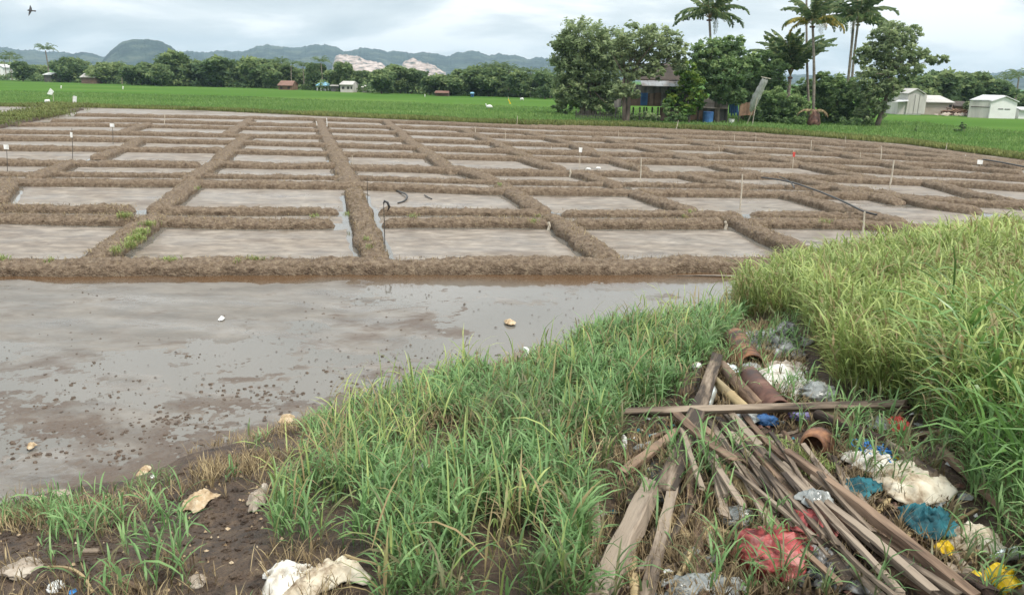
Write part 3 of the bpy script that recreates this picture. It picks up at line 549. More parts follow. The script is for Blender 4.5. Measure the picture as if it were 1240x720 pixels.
for k in range(2):
    a, b = frond_mesh(110+k, 3.3, (1.1, 1.4)[k]); mats(a, M['frond_yellow']); mats(b, M['rachis']); FY.append((a, b))
def palm(label, base_px, crown_px, seed, nf=20, rad=.16, size=1.0, wind=(0, 0), yellow=0, base_lift=.1, up=False, mids=None):
    r = np.random.default_rng(seed); b = P(*base_px, base_lift); c = W(*crown_px, b[1])
    root = thing('coconut_palm', label, 'palm', b); n = 12; pts = []
    for k in range(n):
        t = k/(n-1); p = b+(c-b)*t; p[0] += .25*math.sin(t*math.pi)*(1 if seed % 2 else -1)*(.6 if mids is None else mids); pts.append(p)
    mb = MB(); mb.tube(pts, [rad*(1.5 if k == 0 else 1.12-.35*k/n)*(1+.05*(-1)**k) for k in range(n)], 9); mb.build('trunk', M['palmbark'], root, smooth=True)
    for k in range(nf):
        az = 2*math.pi*(k*.381966+.03*r.random()); lvl = k/nf
        me, rm = FY[k % 2] if k < yellow else FR[int(r.integers(0, 2)) if lvl > .55 or up else int(r.integers(1, 4))]
        o = link('frond', me, None, root); rel = c-b; o.location = rel
        pit = math.radians(r.uniform(-12, 26) if lvl < .5 else r.uniform(-44, -8)); 
        if up: pit = math.radians(r.uniform(-42, -12))
        v = Vector((math.cos(az), math.sin(az), 0)); v.x += wind[0]; v.y += wind[1]
        az = math.atan2(v.y, v.x)
        o.rotation_euler = (r.uniform(-.3, .3), pit, az); sc = size*r.uniform(.8, 1.1); o.scale = (sc, sc, sc)
        q = link('rachis', rm, None, o)
    nm = MB()
    for k in range(6):
        a = k*1.05; cc = c+np.array((.2*math.cos(a), .2*math.sin(a), -.22)); nm.tube([cc+np.array((0, 0, -.1)), cc+np.array((0, 0, -.05)), cc+np.array((0, 0, .05)), cc+np.array((0, 0, .1))], [.03, .1, .1, .03], 6)
    nm.build('coconut_cluster', M['claydark'], root, smooth=True)
    return root
palm('tall slender palm with wind-blown fronds rising behind the broad green tree', (861, 146), (859, 22), 21, 24, .15, 1.2, (.35, 0))
palm('short young palm with upright fronds behind the right end of the net sleeve', (955, 146), (957, 92), 22, 24, .24, 1.55, (0, 0), up=True)
palm('palm with a yellowing crown above the brown stump', (984, 150), (984, 30), 23, 24, .15, 1.15, (.3, 0), 7)
palm('straight palm whose thin trunk leaves the top of the picture beside the yellowing crown', (980, 146), (977, -34), 24, 16, .13, 1.1)
palm('palm with a pale leaning trunk that leaves the top of the picture', (1022, 142), (1039, -46), 25, 16, .17, 1.2, (.3, 0))
palm('palm with a dark trunk and wide green crown behind the pale leaning trunk', (1029, 144), (1039, 28), 26, 28, .16, 1.45, (.1, 0))
# stump with dead fronds beneath the yellowing palm
bs_ = P(985, 152, .1); root = thing('tree_stump', 'brown stump heaped with dead drooping fronds at the palm foot', 'stump', bs_)
mb = MB(); mb.tube([bs_+np.array((0, 0, -.1)), bs_+np.array((0, 0, .5)), bs_+np.array((.05, 0, 1.1)), bs_+np.array((-.1, 0, 1.6))], [.75, .6, .45, .12], 10); mb.build('stump', M['claydark'], root, smooth=True)
for k in range(5):
    me = FR[2][0].copy(); me.materials.clear(); me.materials.append(M['dry']); o = link('dead_frond', me, None, root); o.location = (-.1, 0, 1.4); o.rotation_euler = (0, .35, k*1.25+.4); o.scale = (.5, .5, .5)
# ---- far tree line
def generic_tree(seed, h, wd, m, per=26, leaf=.42, dens=.7):
    r = np.random.default_rng(seed); E = []
    for k in range(6): E.append((r.uniform(-.34, .34)*wd, r.uniform(-.34, .34)*wd, h*(.45+.4*r.random()), wd*.24, wd*.24, h*.17))
    E.append((0, 0, h*.78, wd*.25, wd*.25, h*.18)); E.append((0, 0, h*.35, wd*.35, wd*.35, h*.2))
    cl = clump_fill(E, r, dens, wd*.13); cl[:, 2] = np.clip(cl[:, 2], .4, h*.95); V, Fq, t = leaf_cloud(cl, per, leaf, r)
    root = thing('far_tree', 'x', 'tree', (0, -500, 0)); link('crown', fast_mesh('crown', V, Fq, {'tint': t}), m, root)
    mb = MB(); mb.tube([(0, 0, -.3), (.1, 0, h*.3), (0, .1, h*.7)], [.2, .15, .06], 6); me = bpy.data.meshes.new('trunk'); me.from_pydata(mb.v, [], mb.f); link('trunk', me, M['bark'], root)
    return root
def far_palm(seed, h):
    r = np.random.default_rng(seed); root = thing('far_palm', 'x', 'palm', (0, -500, 0)); V = []; Fs = []; T = []; b = 0
    me0 = frond_mesh(200+seed, 2.9, 1.2, 16)[0]; co = np.zeros(len(me0.vertices)*3); me0.vertices.foreach_get('co', co); co = co.reshape(-1, 3)
    fs = [tuple(p.vertices) for p in me0.polygons]
    mb = MB()
    for k in range(22):
        R = Matrix.Rotation(k*2.4, 3, 'Z') @ Matrix.Rotation(math.radians(r.uniform(-35, 12)), 3, 'Y'); mb.add(co @ np.array(R).T*r.uniform(.8, 1.1)+np.array((0, 0, h)), fs)
    me = bpy.data.meshes.new('crown'); me.from_pydata(mb.v, [], mb.f); a = me.attributes.new('tint', 'FLOAT', 'POINT'); a.data.foreach_set('value', np.clip(r.normal(.5, .15, len(mb.v)), 0, 1)); link('crown', me, M['frond'], root)
    tb = MB(); tb.tube([(0, 0, -.3), (.15, 0, h*.5), (0, 0, h)], [.17, .13, .11], 6); me = bpy.data.meshes.new('trunk'); me.from_pydata(tb.v, [], tb.f); link('trunk', me, M['palmbark'], root)
    return root
PROT = [generic_tree(300+k, 6, (6, 7.5, 5, 6.5, 4.6)[k], M['leaf_far']) for k in range(5)]; FP = [far_palm(k, 6.0) for k in range(3)]
BASE_LN = [(-100, 95), (0, 97), (200, 104), (330, 107), (440, 112), (640, 118), (700, 121), (900, 127), (1240, 137)]
def base_y(x): return float(np.interp(x, [a for a, _ in BASE_LN], [b for _, b in BASE_LN]))
used = {}
def put(proto, h0, x, top, label, group, widen=1.0, back=0, by=None):
    by = by or base_y(x)-back*.35; b = P(x, by, .1); hgt = W(x, top, b[1])[2]-.1; s = hgt/h0
    rz = random.uniform(0, 6.28); k = id(proto)
    if k not in used:
        used[k] = 1; proto.location = b; proto.rotation_euler[2] = rz; proto.scale = (s*widen, s*widen, s); proto['label'] = label
        if group: proto['group'] = group
        return proto
    return copy_thing(proto, b, label, group, rz, (s*widen, s*widen, s))
GT = 'trees of the distant tree line'; LT = 'broadleaf tree standing in the distant tree line across the green rice field'
GP = 'palms of the distant tree line'; LP = 'short far palm merged into the distant tree line left of the grove'
special = [(216, 62, 'tall round-headed tree standing highest in the distant line, right of the domed hill', 1.0, 0), (84, 70, 'dark rounded tree standing left of the domed hill in the far line', .9, 1),
           (421, 77, 'dark round tree standing before the pale quarry face', .8, 2), (383, 77, 'small upright tree behind the blue-roofed pavilion', .7, 3), (305, 68, 'broad tall tree behind and left of the red-roofed hut', 1.3, 4),
           (268, 69, 'wide tree in the far line midway between the domed hill and the red-roofed hut', 1.3, 0), (128, 76, 'pale green rounded tree below the left flank of the domed hill', 1.2, 1),
           (485, 80, 'tree hiding the foot of the smaller quarry face', 1.1, 2), (574, 79, 'broad tree at the left end of the far palm grove', 1.3, 4)]
for x, top, lab, wd, k in special: put(PROT[k], 6, x, top, lab, None, wd)
fills = [(28, 74), (45, 79), (100, 75), (114, 80), (146, 79), (160, 80), (172, 80), (184, 77), (196, 78), (232, 73), (246, 74), (284, 74), (322, 73), (336, 77), (352, 79), (366, 83), (400, 85), (410, 87), (437, 86), (450, 87), (462, 84), (472, 83),
         (498, 84), (508, 86), (520, 92), (533, 93), (546, 91), (558, 85), (592, 82), (610, 82), (630, 86), (646, 90), (660, 88), (672, 90), (-10, 74), (-30, 76), (5, 76)]
ORD = 'first second third fourth fifth sixth seventh eighth ninth tenth eleventh twelfth thirteenth fourteenth fifteenth sixteenth seventeenth eighteenth nineteenth twentieth'.split()
MARKS = [(-40, 'the left picture edge'), (60, 'the tallest lone palm'), (106, 'the brown hut with the tilted white roof sheet'), (172, 'the summit of the domed hill'), (216, 'the tall round-headed tree'), (268, 'the wide tree past the domed hill'), (305, 'the broad tall tree'), (345, 'the red-roofed hut'), (390, 'the blue-roofed pavilion'), (421, 'the dark round quarry tree'), (485, 'the tree under the smaller quarry'), (535, 'the long brown-roofed hut'), (572, 'the small blue hut'), (622, 'the yellow flag line')]
def rank_label(x, xs, noun, tail):
    mk = [m_ for m_ in MARKS if m_[0] <= x][-1]; n_ = sorted(q for q in xs if q >= mk[0]).index(x); return f'{noun}, {ORD[n_]} {"right of" if mk[0] > -40 else "from"} {mk[1]}{tail}'
for i_, (x, top) in enumerate(fills): put(PROT[i_ % 5], 6, x, top, rank_label(x, [f_[0] for f_ in fills], 'far broadleaf tree', ''), GT, .95+.35*random.random(), random.uniform(-3, 6))
for x, top, lab, wd, k in [(1130, 85, 'tall tree above the long grey shed', 1.2, 0), (1108, 92, 'tree behind the tall narrow grey building', 1.1, 3), (1163, 89, 'rounded dark tree behind the rubble heap, between the two sheds', 1.1, 2), (1188, 96, 'low tree behind the roof of the white gabled shed', 1.2, 1), (1240, 116, 'low tree at the right picture edge behind the white wall', 1.0, 4),
                           (1146, 95, 'yellow-green tree behind the grey shed ridge', .9, 4), (1206, 97, 'dark tree left of the tallest palm behind the white gabled shed', .9, 0)]:
    put(PROT[k], 6, x, top, lab, None, wd, by=136)
for x, top, lab in [(60, 57, 'tallest lone palm of the far line, left of the domed hill'), (15, 65, 'palm at the left picture edge of the far line'), (390, 72, 'thin lone palm rising over the blue-roofed pavilion'), (368, 78, 'short palm left of the thin lone palm by the pavilion'),
                    (148, 77, 'little palm in the far line directly below the left slope of the domed hill'), (342, 73, 'palm above the red-roofed hut'), (202, 70, 'pale-trunked palm left of the tall round-headed tree')]:
    put(FP[len(lab) % 3], 6.7, x, top, lab, None, .9)
put(FP[0], 6.7, 1226, 88, 'tallest palm behind the white gabled shed', None, 1.1, by=136); put(FP[1], 6.7, 1213, 93, 'shorter palm behind the ridge of the white gabled shed', None, 1.1, by=136)
PF = [(600, 80), (607, 79), (616, 81), (624, 84), (634, 86), (642, 85), (655, 86), (590, 80), (666, 88), (354, 76), (8, 70), (22, 70)]
for x, top in PF: put(FP[x % 3], 6.7, x, top, rank_label(x, [f_[0] for f_ in PF], 'short far palm', ''), GP, 1.0)
# undergrowth and the wood behind: reads as one mass
r = np.random.default_rng(55); cl = []
for x in np.arange(-60, 700, 1.1):
    for _ in range(3):
        by = base_y(x)-r.uniform(-.3, 3.5); b = P(x, by, .1); top = 93+.028*x-r.random()*4; hh = max(W(x, min(top, by-3), b[1])[2], 1.0)
        cl.append((b[0]+r.normal(), b[1], hh*r.random(), 1.3, .4+.15*r.normal()))
for x in np.arange(1085, 1330, 1.2):
    for _ in range(3):
        b = P(x, 133.5-r.random()*1.5, .1); cl.append((b[0]+r.normal(), b[1], W(x, 118, b[1])[2]*r.random(), 1.6, .4+.15*r.normal()))
V, Fq, t = leaf_cloud(np.array(cl), 26, .42, r); V[:, 2] = np.maximum(V[:, 2], .05)
tag(link('undergrowth', fast_mesh('undergrowth', V, Fq, {'tint': t}), M['leaf_far']), 'dense green undergrowth along the foot of the distant tree line', 'undergrowth', kind='stuff')

#OBJECTS_PART
# ================================================================ GRASS AND WEEDS (places come from areas of the bank)
def px_poly(pts): return [tuple(map(float, p)) for p in pts]
DEBRIS = px_poly([(760, 510), (838, 478), (862, 428), (893, 396), (962, 392), (975, 440), (1000, 482), (1075, 500), (1105, 540), (1145, 580), (1160, 635), (1215, 670), (1225, 740), (700, 740), (712, 600), (745, 560)])
G_MAIN = px_poly([(322, 610), (372, 545), (420, 512), (470, 478), (540, 452), (600, 438), (640, 420), (700, 388), (780, 366), (870, 350), (905, 380), (880, 430), (850, 500), (760, 560), (745, 760), (460, 760), (448, 690), (330, 665)])
NO_GRASS = [px_poly([(305, 665), (462, 672), (468, 740), (300, 740)]), px_poly([(565, 452), (640, 424), (705, 408), (702, 424), (640, 458), (590, 474)]), px_poly([(205, 590), (335, 588), (330, 632), (205, 632)])]
G_TALL = px_poly([(868, 352), (910, 318), (1000, 312), (1060, 306), (1300, 235), (2000, 220), (2000, 620), (1180, 560), (1090, 500), (1010, 476), (972, 396), (900, 390)])
G_RIGHT = px_poly([(1070, 480), (1300, 480), (2000, 600), (2000, 1000), (1300, 860), (1240, 700), (1190, 640), (1160, 575), (1120, 520)])
G_LEFT = px_poly([(-500, 860), (-40, 640), (130, 600), (300, 540), (400, 510), (440, 540), (400, 620), (440, 800), (-500, 1000)])
G_SHORE = px_poly([(-40, 612), (160, 570), (300, 522), (440, 492), (560, 446), (700, 392), (700, 420), (560, 490), (430, 530), (300, 570), (160, 620), (-40, 655)])
def scatter(polys, dens, seed, ymax=24, excl=None, patch=None, fade=None, x0=-7, x1=17):
    r = np.random.default_rng(seed); area = (x1-x0)*(ymax-2.0); n = int(area*dens); x = r.uniform(x0, x1, n); y = r.uniform(2.0, ymax, n)
    z = bank_z(x, y); px_, py_ = project(np.stack([x, y, z], -1)); k = np.zeros(n, bool)
    for p in polys: k |= inpoly(px_, py_, p)
    if excl is not None:
        for p in excl: k &= ~inpoly(px_, py_, p)
    k &= z > -.02
    if fade: k &= r.random(n) < np.clip((px_+py_*.55-fade[0])/fade[1], fade[2], 1)
    k &= r.random(n) < np.clip(7.5/np.maximum(y, 1), .22, 1)
    if patch: k &= r.random(n) < np.clip((fbm(x*patch[0], y*patch[0], seed+1, 3)+patch[1])*patch[2], 0, 1)
    return np.stack([x, y, z], -1)[k]
def grass(name, label, base, hgt, nleaf, llen, lw, m, seed, wind=(.25, 0), tint=(.55, .18), dry=.06, spread=.12, curl=1.0, cat='grass', stem_w=.0035, grow=0.0):
    r = np.random.default_rng(seed); n = len(base); dist = np.hypot(base[:, 0], base[:, 1]); big = 1+grow*np.clip(dist-6, 0, 12)
    H = hgt*(.55+.75*r.random(n))*(.8+.5*vnoise(base[:, 0]*.8, base[:, 1]*.8, seed+2))
    leanA = r.uniform(0, 2*math.pi, n); lean = spread*(.3+r.random(n))
    lx = np.cos(leanA)*lean+wind[0]*.4; ly = np.sin(leanA)*lean+wind[1]*.4
    tt = tint[0]+tint[1]*r.normal(size=n)+.5*fbm(base[:, 0]*.6, base[:, 1]*.6, seed+4, 3); isdry = r.random(n) < dry; tt = np.where(isdry, .02, tt)
    rep = lambda a: np.repeat(a, nleaf, 0)
    f = (np.tile(np.arange(nleaf), n)+r.random(n*nleaf)*.8)/nleaf; f = .12+.85*f
    Hh = rep(H); B = rep(base); ax = B[:, 0]+rep(lx)*Hh*f**1.3; ay = B[:, 1]+rep(ly)*Hh*f**1.3; az_ = B[:, 2]+Hh*f
    LL = llen*(.5+.8*r.random(n*nleaf))*rep(H/hgt)**.5*(1-.35*(f-.5)**2); LW = lw*rep(big)*(.7+.6*r.random(n*nleaf))
    A = r.uniform(0, 2*math.pi, n*nleaf); dx = np.cos(A)+wind[0]; dy = np.sin(A)+wind[1]; q = np.hypot(dx, dy)+1e-6; dx /= q; dy /= q
    el = np.radians(r.uniform(45, 85, n*nleaf)); cu = np.radians(r.uniform(50, 125, n*nleaf))*curl
    K = 5; V = np.zeros((n*nleaf, K, 2, 3)); px_, py_, pz = ax.copy(), ay.copy(), az_.copy(); T = np.zeros((n*nleaf, K, 2))
    wprof = (.45, 1.0, .9, .6, .06); tw = r.uniform(-.5, .5, n*nleaf)
    for j in range(K):
        e2 = el-cu*(j/(K-1))**1.5; ww = LW*wprof[j]*.5
        sx = -dy*np.cos(tw*j*.5); sy = dx*np.cos(tw*j*.5); sz = np.sin(tw*j*.5)
        V[:, j, 0] = np.stack([px_-sx*ww, py_-sy*ww, pz-sz*ww], -1); V[:, j, 1] = np.stack([px_+sx*ww, py_+sy*ww, pz+sz*ww], -1)
        T[:, j, :] = (rep(tt)+.10*r.normal(size=n*nleaf)+.06*(j-2)*.6)[:, None]
        px_ += dx*np.cos(e2)*LL/(K-1); py_ += dy*np.cos(e2)*LL/(K-1); pz += np.sin(e2)*LL/(K-1)
    nq = n*nleaf; V = V.reshape(-1, 3); T = T.reshape(-1); b = (np.arange(nq)*K*2)[:, None, None]; j = np.arange(K-1)[None, :, None]*2
    Fq = (b+j+np.array([0, 1, 3, 2])[None, None, :]).reshape(-1, 4)
    # stems
    sw = stem_w*big; S0 = base-np.array((0, 0, .03)); S1 = base+np.stack([lx*H*.4, ly*H*.4, H*.5], -1); S2 = base+np.stack([lx*H, ly*H, H], -1)
    phi = r.uniform(0, math.pi, n); side = np.stack([np.cos(phi), np.sin(phi), phi*0], -1)*sw[:, None]*.5
    SV = np.stack([S0-side, S0+side, S1-side, S1+side, S2-side*.5, S2+side*.5], 1).reshape(-1, 3); bb = len(V)+(np.arange(n)*6)[:, None]
    SF = np.concatenate([bb+np.array([0, 1, 3, 2])[None], bb+np.array([2, 3, 5, 4])[None]], 0); ST = np.repeat(tt-.22, 6)
    V = np.concatenate([V, SV]); Fq = np.concatenate([Fq, SF]); T = np.clip(np.concatenate([T, ST]), 0, 1)
    return tag(link(name, fast_mesh(name, V, Fq, {'tint': T}), m), label, cat, kind='stuff')
b = scatter([G_MAIN], 360, 501, 20, [DEBRIS]+NO_GRASS, (1.6, .26, 2.6), (650, 200, .35)); grass('grass', 'lush mid-green grass covering the bank left of the wood pile', b, .24, 5, .25, .015, M['grass'], 1, (.15, -.1), tint=(.52, .22), dry=.09, grow=.05)
b = scatter([G_TALL], 330, 502, 24, [DEBRIS], (.8, .75, 1.6)); b1 = b[(project(b)[0] > 935) | (project(b)[1] > 372)]; b2 = b[~((project(b)[0] > 935) | (project(b)[1] > 372))]
grass('tall_grass', 'tall yellow-green wind-bent grass on the right-hand bank', b1, .54, 6, .33, .017, M['grass_tall'], 2, (-.35, -.1), tint=(.56, .2), dry=.14, grow=.05)
grass('tall_grass', 'blue-green tall grass tuft at the water end of the long near bund', b2, .40, 6, .28, .015, M['grass_blue'], 3, (.2, -.1), grow=.05)
b = scatter([px_poly([(905, 345), (905, 318), (1000, 306), (1000, 340), (940, 350)])], 500, 512, 24); grass('tall_grass', 'dense blue-green grass against the right end of the near bund', b, .40, 6, .26, .014, M['grass_blue'], 13, (.2, -.1), grow=.05)
b = scatter([G_RIGHT], 330, 503, 12, [DEBRIS], (1.0, .5, 2)); grass('grass', 'mixed green grass on the right edge below the tall grass', b, .30, 5, .24, .013, M['grass'], 4, (-.2, -.1), dry=.18)
b = scatter([G_LEFT], 150, 504, 12, NO_GRASS, (1.5, -.12, 4)); grass('grass_sprouts', 'scattered green grass sprouts on the dark soil at lower left', b, .17, 5, .17, .011, M['grass'], 5, (.1, 0), tint=(.5, .2), dry=.15, spread=.35)
b = scatter([G_SHORE], 260, 505, 20, None, (1.5, .02, 3)); grass('shore_grass', 'thin short grass fringing the water edge of the bank', b, .12, 3, .13, .007, M['grass'], 6, (0, 0), tint=(.42, .2), dry=.45, grow=.06, stem_w=.003)
b = scatter([DEBRIS], 75, 506, 14, [px_poly([(870, 520), (930, 500), (1060, 600), (1150, 690), (1060, 720), (960, 640)]), px_poly([(975, 522), (1005, 518), (1000, 548), (975, 548)])], (1.5, .22, 2.5)); grass('weeds', 'green grass blades growing up between the discarded sticks', b, .20, 4, .25, .013, M['grass'], 7, (.1, -.2), tint=(.5, .2), dry=.25, spread=.4)
b = scatter([px_poly([(895, 550), (925, 532), (965, 545), (985, 560), (1018, 575), (985, 592), (940, 572)])], 2600, 507, 10); grass('fine_weeds', 'low fine-leaved weeds in front of the broken clay pot', b, .06, 4, .06, .009, M['grass_tall'], 8, (0, 0), tint=(.4, .15), dry=.05)
b = scatter([G_LEFT, DEBRIS, G_SHORE, G_RIGHT], 420, 508, 14, None, (1.2, .3, 2)); grass('straw_litter', 'dry straw and dead stalk litter strewn on the soil', b, .04, 3, .15, .006, M['dry'], 9, (0, 0), tint=(.4, .3), spread=1.2, curl=.5, stem_w=.002, cat='straw')
b = scatter([G_TALL, G_RIGHT], 170, 509, 14, None, (1.0, .1, 3)); grass('dead_grass', 'dead tan grass stalks standing low in the tall grass', b, .22, 4, .22, .007, M['dry'], 10, (.2, 0), tint=(.6, .2), spread=.5, cat='dry grass')
b = scatter([px_poly([(1150, 440), (1300, 380), (1300, 660), (1190, 620), (1150, 520)])], 26, 510, 10); grass('reed_leaves', 'dark green broad arching reed leaves at the right picture edge', b, .42, 7, .80, .030, M['reed'], 11, (-.9, -.3), tint=(.5, .2), dry=.03, spread=.5, curl=1.25, cat='reeds', stem_w=.01)
b = scatter([px_poly([(60, 700), (60, 640), (240, 640), (250, 740), (120, 760)])], 30, 511, 8); grass('grass_clump', 'larger arching grass plants on the soil at lower left', b, .30, 5, .24, .014, M['grass'], 12, (0, 0), tint=(.6, .15), spread=.35)
b = scatter([G_MAIN, G_TALL], 22, 513, 20, [DEBRIS]+NO_GRASS); grass('tall_stalks', 'taller upright seed stalks and long blades rising out of the bank grass', b, .42, 3, .38, .014, M['grass_tall'], 14, (.1, 0), tint=(.6, .25), dry=.25, spread=.3, curl=.8)
b = scatter([G_MAIN], 60, 514, 20, [DEBRIS], (1.0, .1, 3)); grass('dead_grass', 'dead brown blades tangled low in the green bank grass', b, .16, 4, .24, .009, M['dry'], 15, (.2, 0), tint=(.5, .25), spread=.7, cat='dry grass')
b = scatter([DEBRIS], 380, 515, 14, None, (2.0, .25, 3)); grass('straw_litter', 'brown rotting leaves and straw packed between the discarded sticks', b, .02, 3, .09, .014, M['dry'], 16, (0, 0), tint=(.15, .25), spread=1.4, curl=.6, stem_w=.002, cat='straw')
def bits(name, label, m, n, smin, smax, seed, polys):
    q = scatter(polys, n, seed, 12); r = np.random.default_rng(seed+1); mb = MB()
    for p in q:
        s_ = r.uniform(smin, smax); k = 6; up = np.array((0, 0, .012)); ring = [p+up+np.array((math.cos(a)*s_*r.uniform(.5, 1.3), math.sin(a)*s_*r.uniform(.4, 1.1), r.uniform(-.2, .5)*s_)) for a in np.linspace(0, 5.2, k)]
        c_ = p+up*2+np.array((0, 0, s_*r.uniform(.2, .7))); mb.add(ring+[c_], [(i, (i+1) % k, k) for i in range(k)])
    tag(mb.build(name, m), label, 'litter', kind='stuff')
RIGHT_LIT = px_poly([(1090, 500), (1240, 520), (1240, 690), (1190, 660), (1150, 570)])
bits('litter_bits', 'small torn bits of white plastic scattered through the rubbish', M['white'], 5, .012, .045, 521, [DEBRIS, RIGHT_LIT]); bits('litter_bits', 'small torn bits of clear film scattered through the rubbish', M['clearfilm'], 9, .02, .07, 523, [DEBRIS, RIGHT_LIT])
bits('litter_bits', 'small blue plastic scraps scattered through the rubbish', M['teal'], 2.5, .015, .05, 525, [DEBRIS, RIGHT_LIT]); bits('litter_bits', 'brown leaf and bark fragments on the rubbish ground', M['claydark'], 30, .01, .035, 527, [DEBRIS, RIGHT_LIT]); bits('litter_bits', 'pale husk fragments strewn on the lower left soil', M['husk'], 14, .006, .02, 529, [G_LEFT])
# sparse weeds on the nearest bunds
def bund_tuft(px_list, label, seed, n=60, h=.10):
    r = np.random.default_rng(seed); pts = []
    for (x, y, sp) in px_list:
        c = P(x, y, .26); k = int(n*sp/10); q = c+r.normal(size=(k, 3))*np.array((sp*.016*.5, .09, 0)); q[:, 2] = .22; pts.append(q)
    grass('bund_weeds', label, np.concatenate(pts), h, 4, h*.9, .012, M['grass_tall'], seed, (0, 0), tint=(.40, .2), dry=.1)
bund_tuft([(206, 315, 12), (310, 314, 14), (4, 315, 8), (288, 316, 6), (60, 316, 4)], 'small green tufts on top of the long near bund', 71, 50, .09)
bund_tuft([(165, 290, 16), (172, 282, 14), (180, 272, 12), (158, 298, 10), (142, 304, 8), (150, 262, 12)], 'green weeds along the right flank of the near left column bund', 72, 70, .11)
bund_tuft([(645, 268, 10), (652, 262, 8), (444, 290, 6), (447, 300, 6), (500, 262, 10), (420, 260, 8), (835, 256, 8), (240, 228, 5), (605, 224, 6), (380, 262, 10), (830, 262, 8), (1000, 268, 12)], 'small green tufts dotted over the second row of bunds', 73, 30, .08)
r = np.random.default_rng(95); pp = []
for w2, hw, h in BUND:
    if w2[:, 1].mean() > 55: continue
    Lb = np.hypot(*np.diff(w2, axis=0).T).sum(); k = int(min(Lb, 60)*(60 if w2[:, 1].mean() < 24 else 25)); t = r.random(k)*(len(w2)-1); i_ = np.minimum(t.astype(int), len(w2)-2); f = (t-i_)[:, None]; p = w2[i_]*(1-f)+w2[i_+1]*f
    a = r.uniform(0, math.pi, k); d = w2[i_+1]-w2[i_]; d /= np.hypot(d[:, 0], d[:, 1])[:, None]; off = np.cos(a)*hw; pp.append(np.stack([p[:, 0]-d[:, 1]*off, p[:, 1]+d[:, 0]*off, h*np.sin(a)**.5-.01], -1))
q = np.concatenate(pp); grass('bund_straw', 'short dry roots and straw bristling from the earth bunds', q, .035, 2, .10, .008, M['dry'], 96, (0, 0), tint=(.42, .3), spread=.9, curl=.7, cat='straw', stem_w=.003)
# grassy verge and rice edge
def edge_blades(name, label, m, off0, off1, n, h, lw, seed, tint=.5, u0=0, u1=1, cat='grass', zb=.05):
    r = np.random.default_rng(seed); t = u0+(u1-u0)*r.random(n); x = np.interp(t, cum, EDGE[:, 0]); y = np.interp(t, cum, EDGE[:, 1]); s_ = 1+(off0+(off1-off0)*r.random(n)**1.3)/110
    x = x*s_; y = y*s_; hh = h*(.6+.8*r.random(n))*(.7+.6*vnoise(x*.25, y*.25, seed)); a = r.uniform(0, math.pi, n); w_ = lw*(.6+.8*r.random(n)); ln = r.normal(size=(n, 2))*.25*hh[:, None]
    V = np.stack([np.stack([x-np.cos(a)*w_, y-np.sin(a)*w_, x*0+zb], -1), np.stack([x+np.cos(a)*w_, y+np.sin(a)*w_, x*0+zb], -1), np.stack([x+ln[:, 0]+np.cos(a)*w_*.4, y+ln[:, 1], zb+hh], -1), np.stack([x+ln[:, 0]*1.3-np.cos(a)*w_*.2, y+ln[:, 1], zb+hh*.9], -1)], 1).reshape(-1, 3)
    T = np.clip(np.repeat(tint+.2*r.normal(size=n)+.5*fbm(x*.15, y*.15, seed+3, 3), 4), 0, 1)
    tag(link(name, fast_mesh(name, V, np.arange(n*4).reshape(-1, 4), {'tint': T}), m), label, cat, kind='stuff')
edge_blades('verge_grass', 'rough yellow-green grass verge between seedbeds and rice', M['verge'], -3.0, 2.2, 70000, .26, .05, 91, .6)
edge_blades('rice_plants', 'bright green young rice standing beyond the verge', M['riceblade'], 1.0, 60, 120000, .24, .05, 92, .5, cat='rice')
r = np.random.default_rng(93); pp = []
for (x0, y0, x1, y1, n, sp) in [(-30, 153, 88, 128, 3500, 1.0), (-10, 146, 60, 138, 1800, 1.0), (40, 130, 88, 127, 1200, 1.2), (230, 133, 240, 133, 200, .6)]:
    a = P(x0, y0, .2); b_ = P(x1, y1, .2); t = r.random(n)[:, None]; q = a+(b_-a)*t+r.normal(size=(n, 3))*np.array((sp, sp, 0)); q[:, 2] = .22; pp.append(q)
q = np.concatenate(pp); grass('mound_grass', 'rough olive grass on the raised mound at the far left corner of the seedbeds', q, .22, 3, .22, .05, M['verge'], 94, (0, 0), tint=(.42, .15), stem_w=.03)
w2 = np.array([P(x, y, .2)[:2] for x, y in [(-60, 158), (0, 149), (45, 140), (88, 131)]]); V, Fq = bund_mesh(w2, 1.1, .3, 777); sheet_xy('grass_mound', V, Fq[:, ::-1], M['soil'])
# mud clods lying in the flooded strip
def clods(name, label, region, n, smin, smax, seed, m):
    r = np.random.default_rng(seed); V = []; Fs = []; ico = [(0, 0, 1), (.9, 0, .3), (.28, .85, .3), (-.72, .53, .3), (-.72, -.53, .3), (.28, -.85, .3)]
    k = 0
    while k < n:
        px_ = r.uniform(region[0], region[2]); py_ = r.uniform(region[1], region[3]); p = P(px_, py_, 0)
        if bank_d(np.array([p[0]]), np.array([p[1]]))[0] > -.05: k += 1; continue
        if vnoise(np.array([p[0]*.7]), np.array([p[1]*.7]), 5)[0] < r.random()*.9: k += 1; continue
        s = smin+(smax-smin)*r.random()**3; b = len(V); k += 1
        sq = r.uniform(.5, 1.5, 2)
        for v in ico: V.append(p+np.array(v)*s*np.array((sq[0], sq[1], .7))*r.uniform(.45, 1.35, 3)+np.array((0, 0, .008)))
        Fs += [(b, b+1+i, b+1+(i+1) % 5) for i in range(5)]
    o = link(name, fast_mesh(name, V, Fs), m); return tag(o, label, 'mud clods', kind='stuff')
clods('mud_clods', 'small dark mud clods strewn over the drained mud at left', (-20, 340, 500, 600), 1900, .007, .030, 61, M['clod'])
clods('mud_clods', 'dark mud clods on the wet mud near the grassy shore', (350, 350, 760, 500), 900, .008, .03, 62, M['clod'])
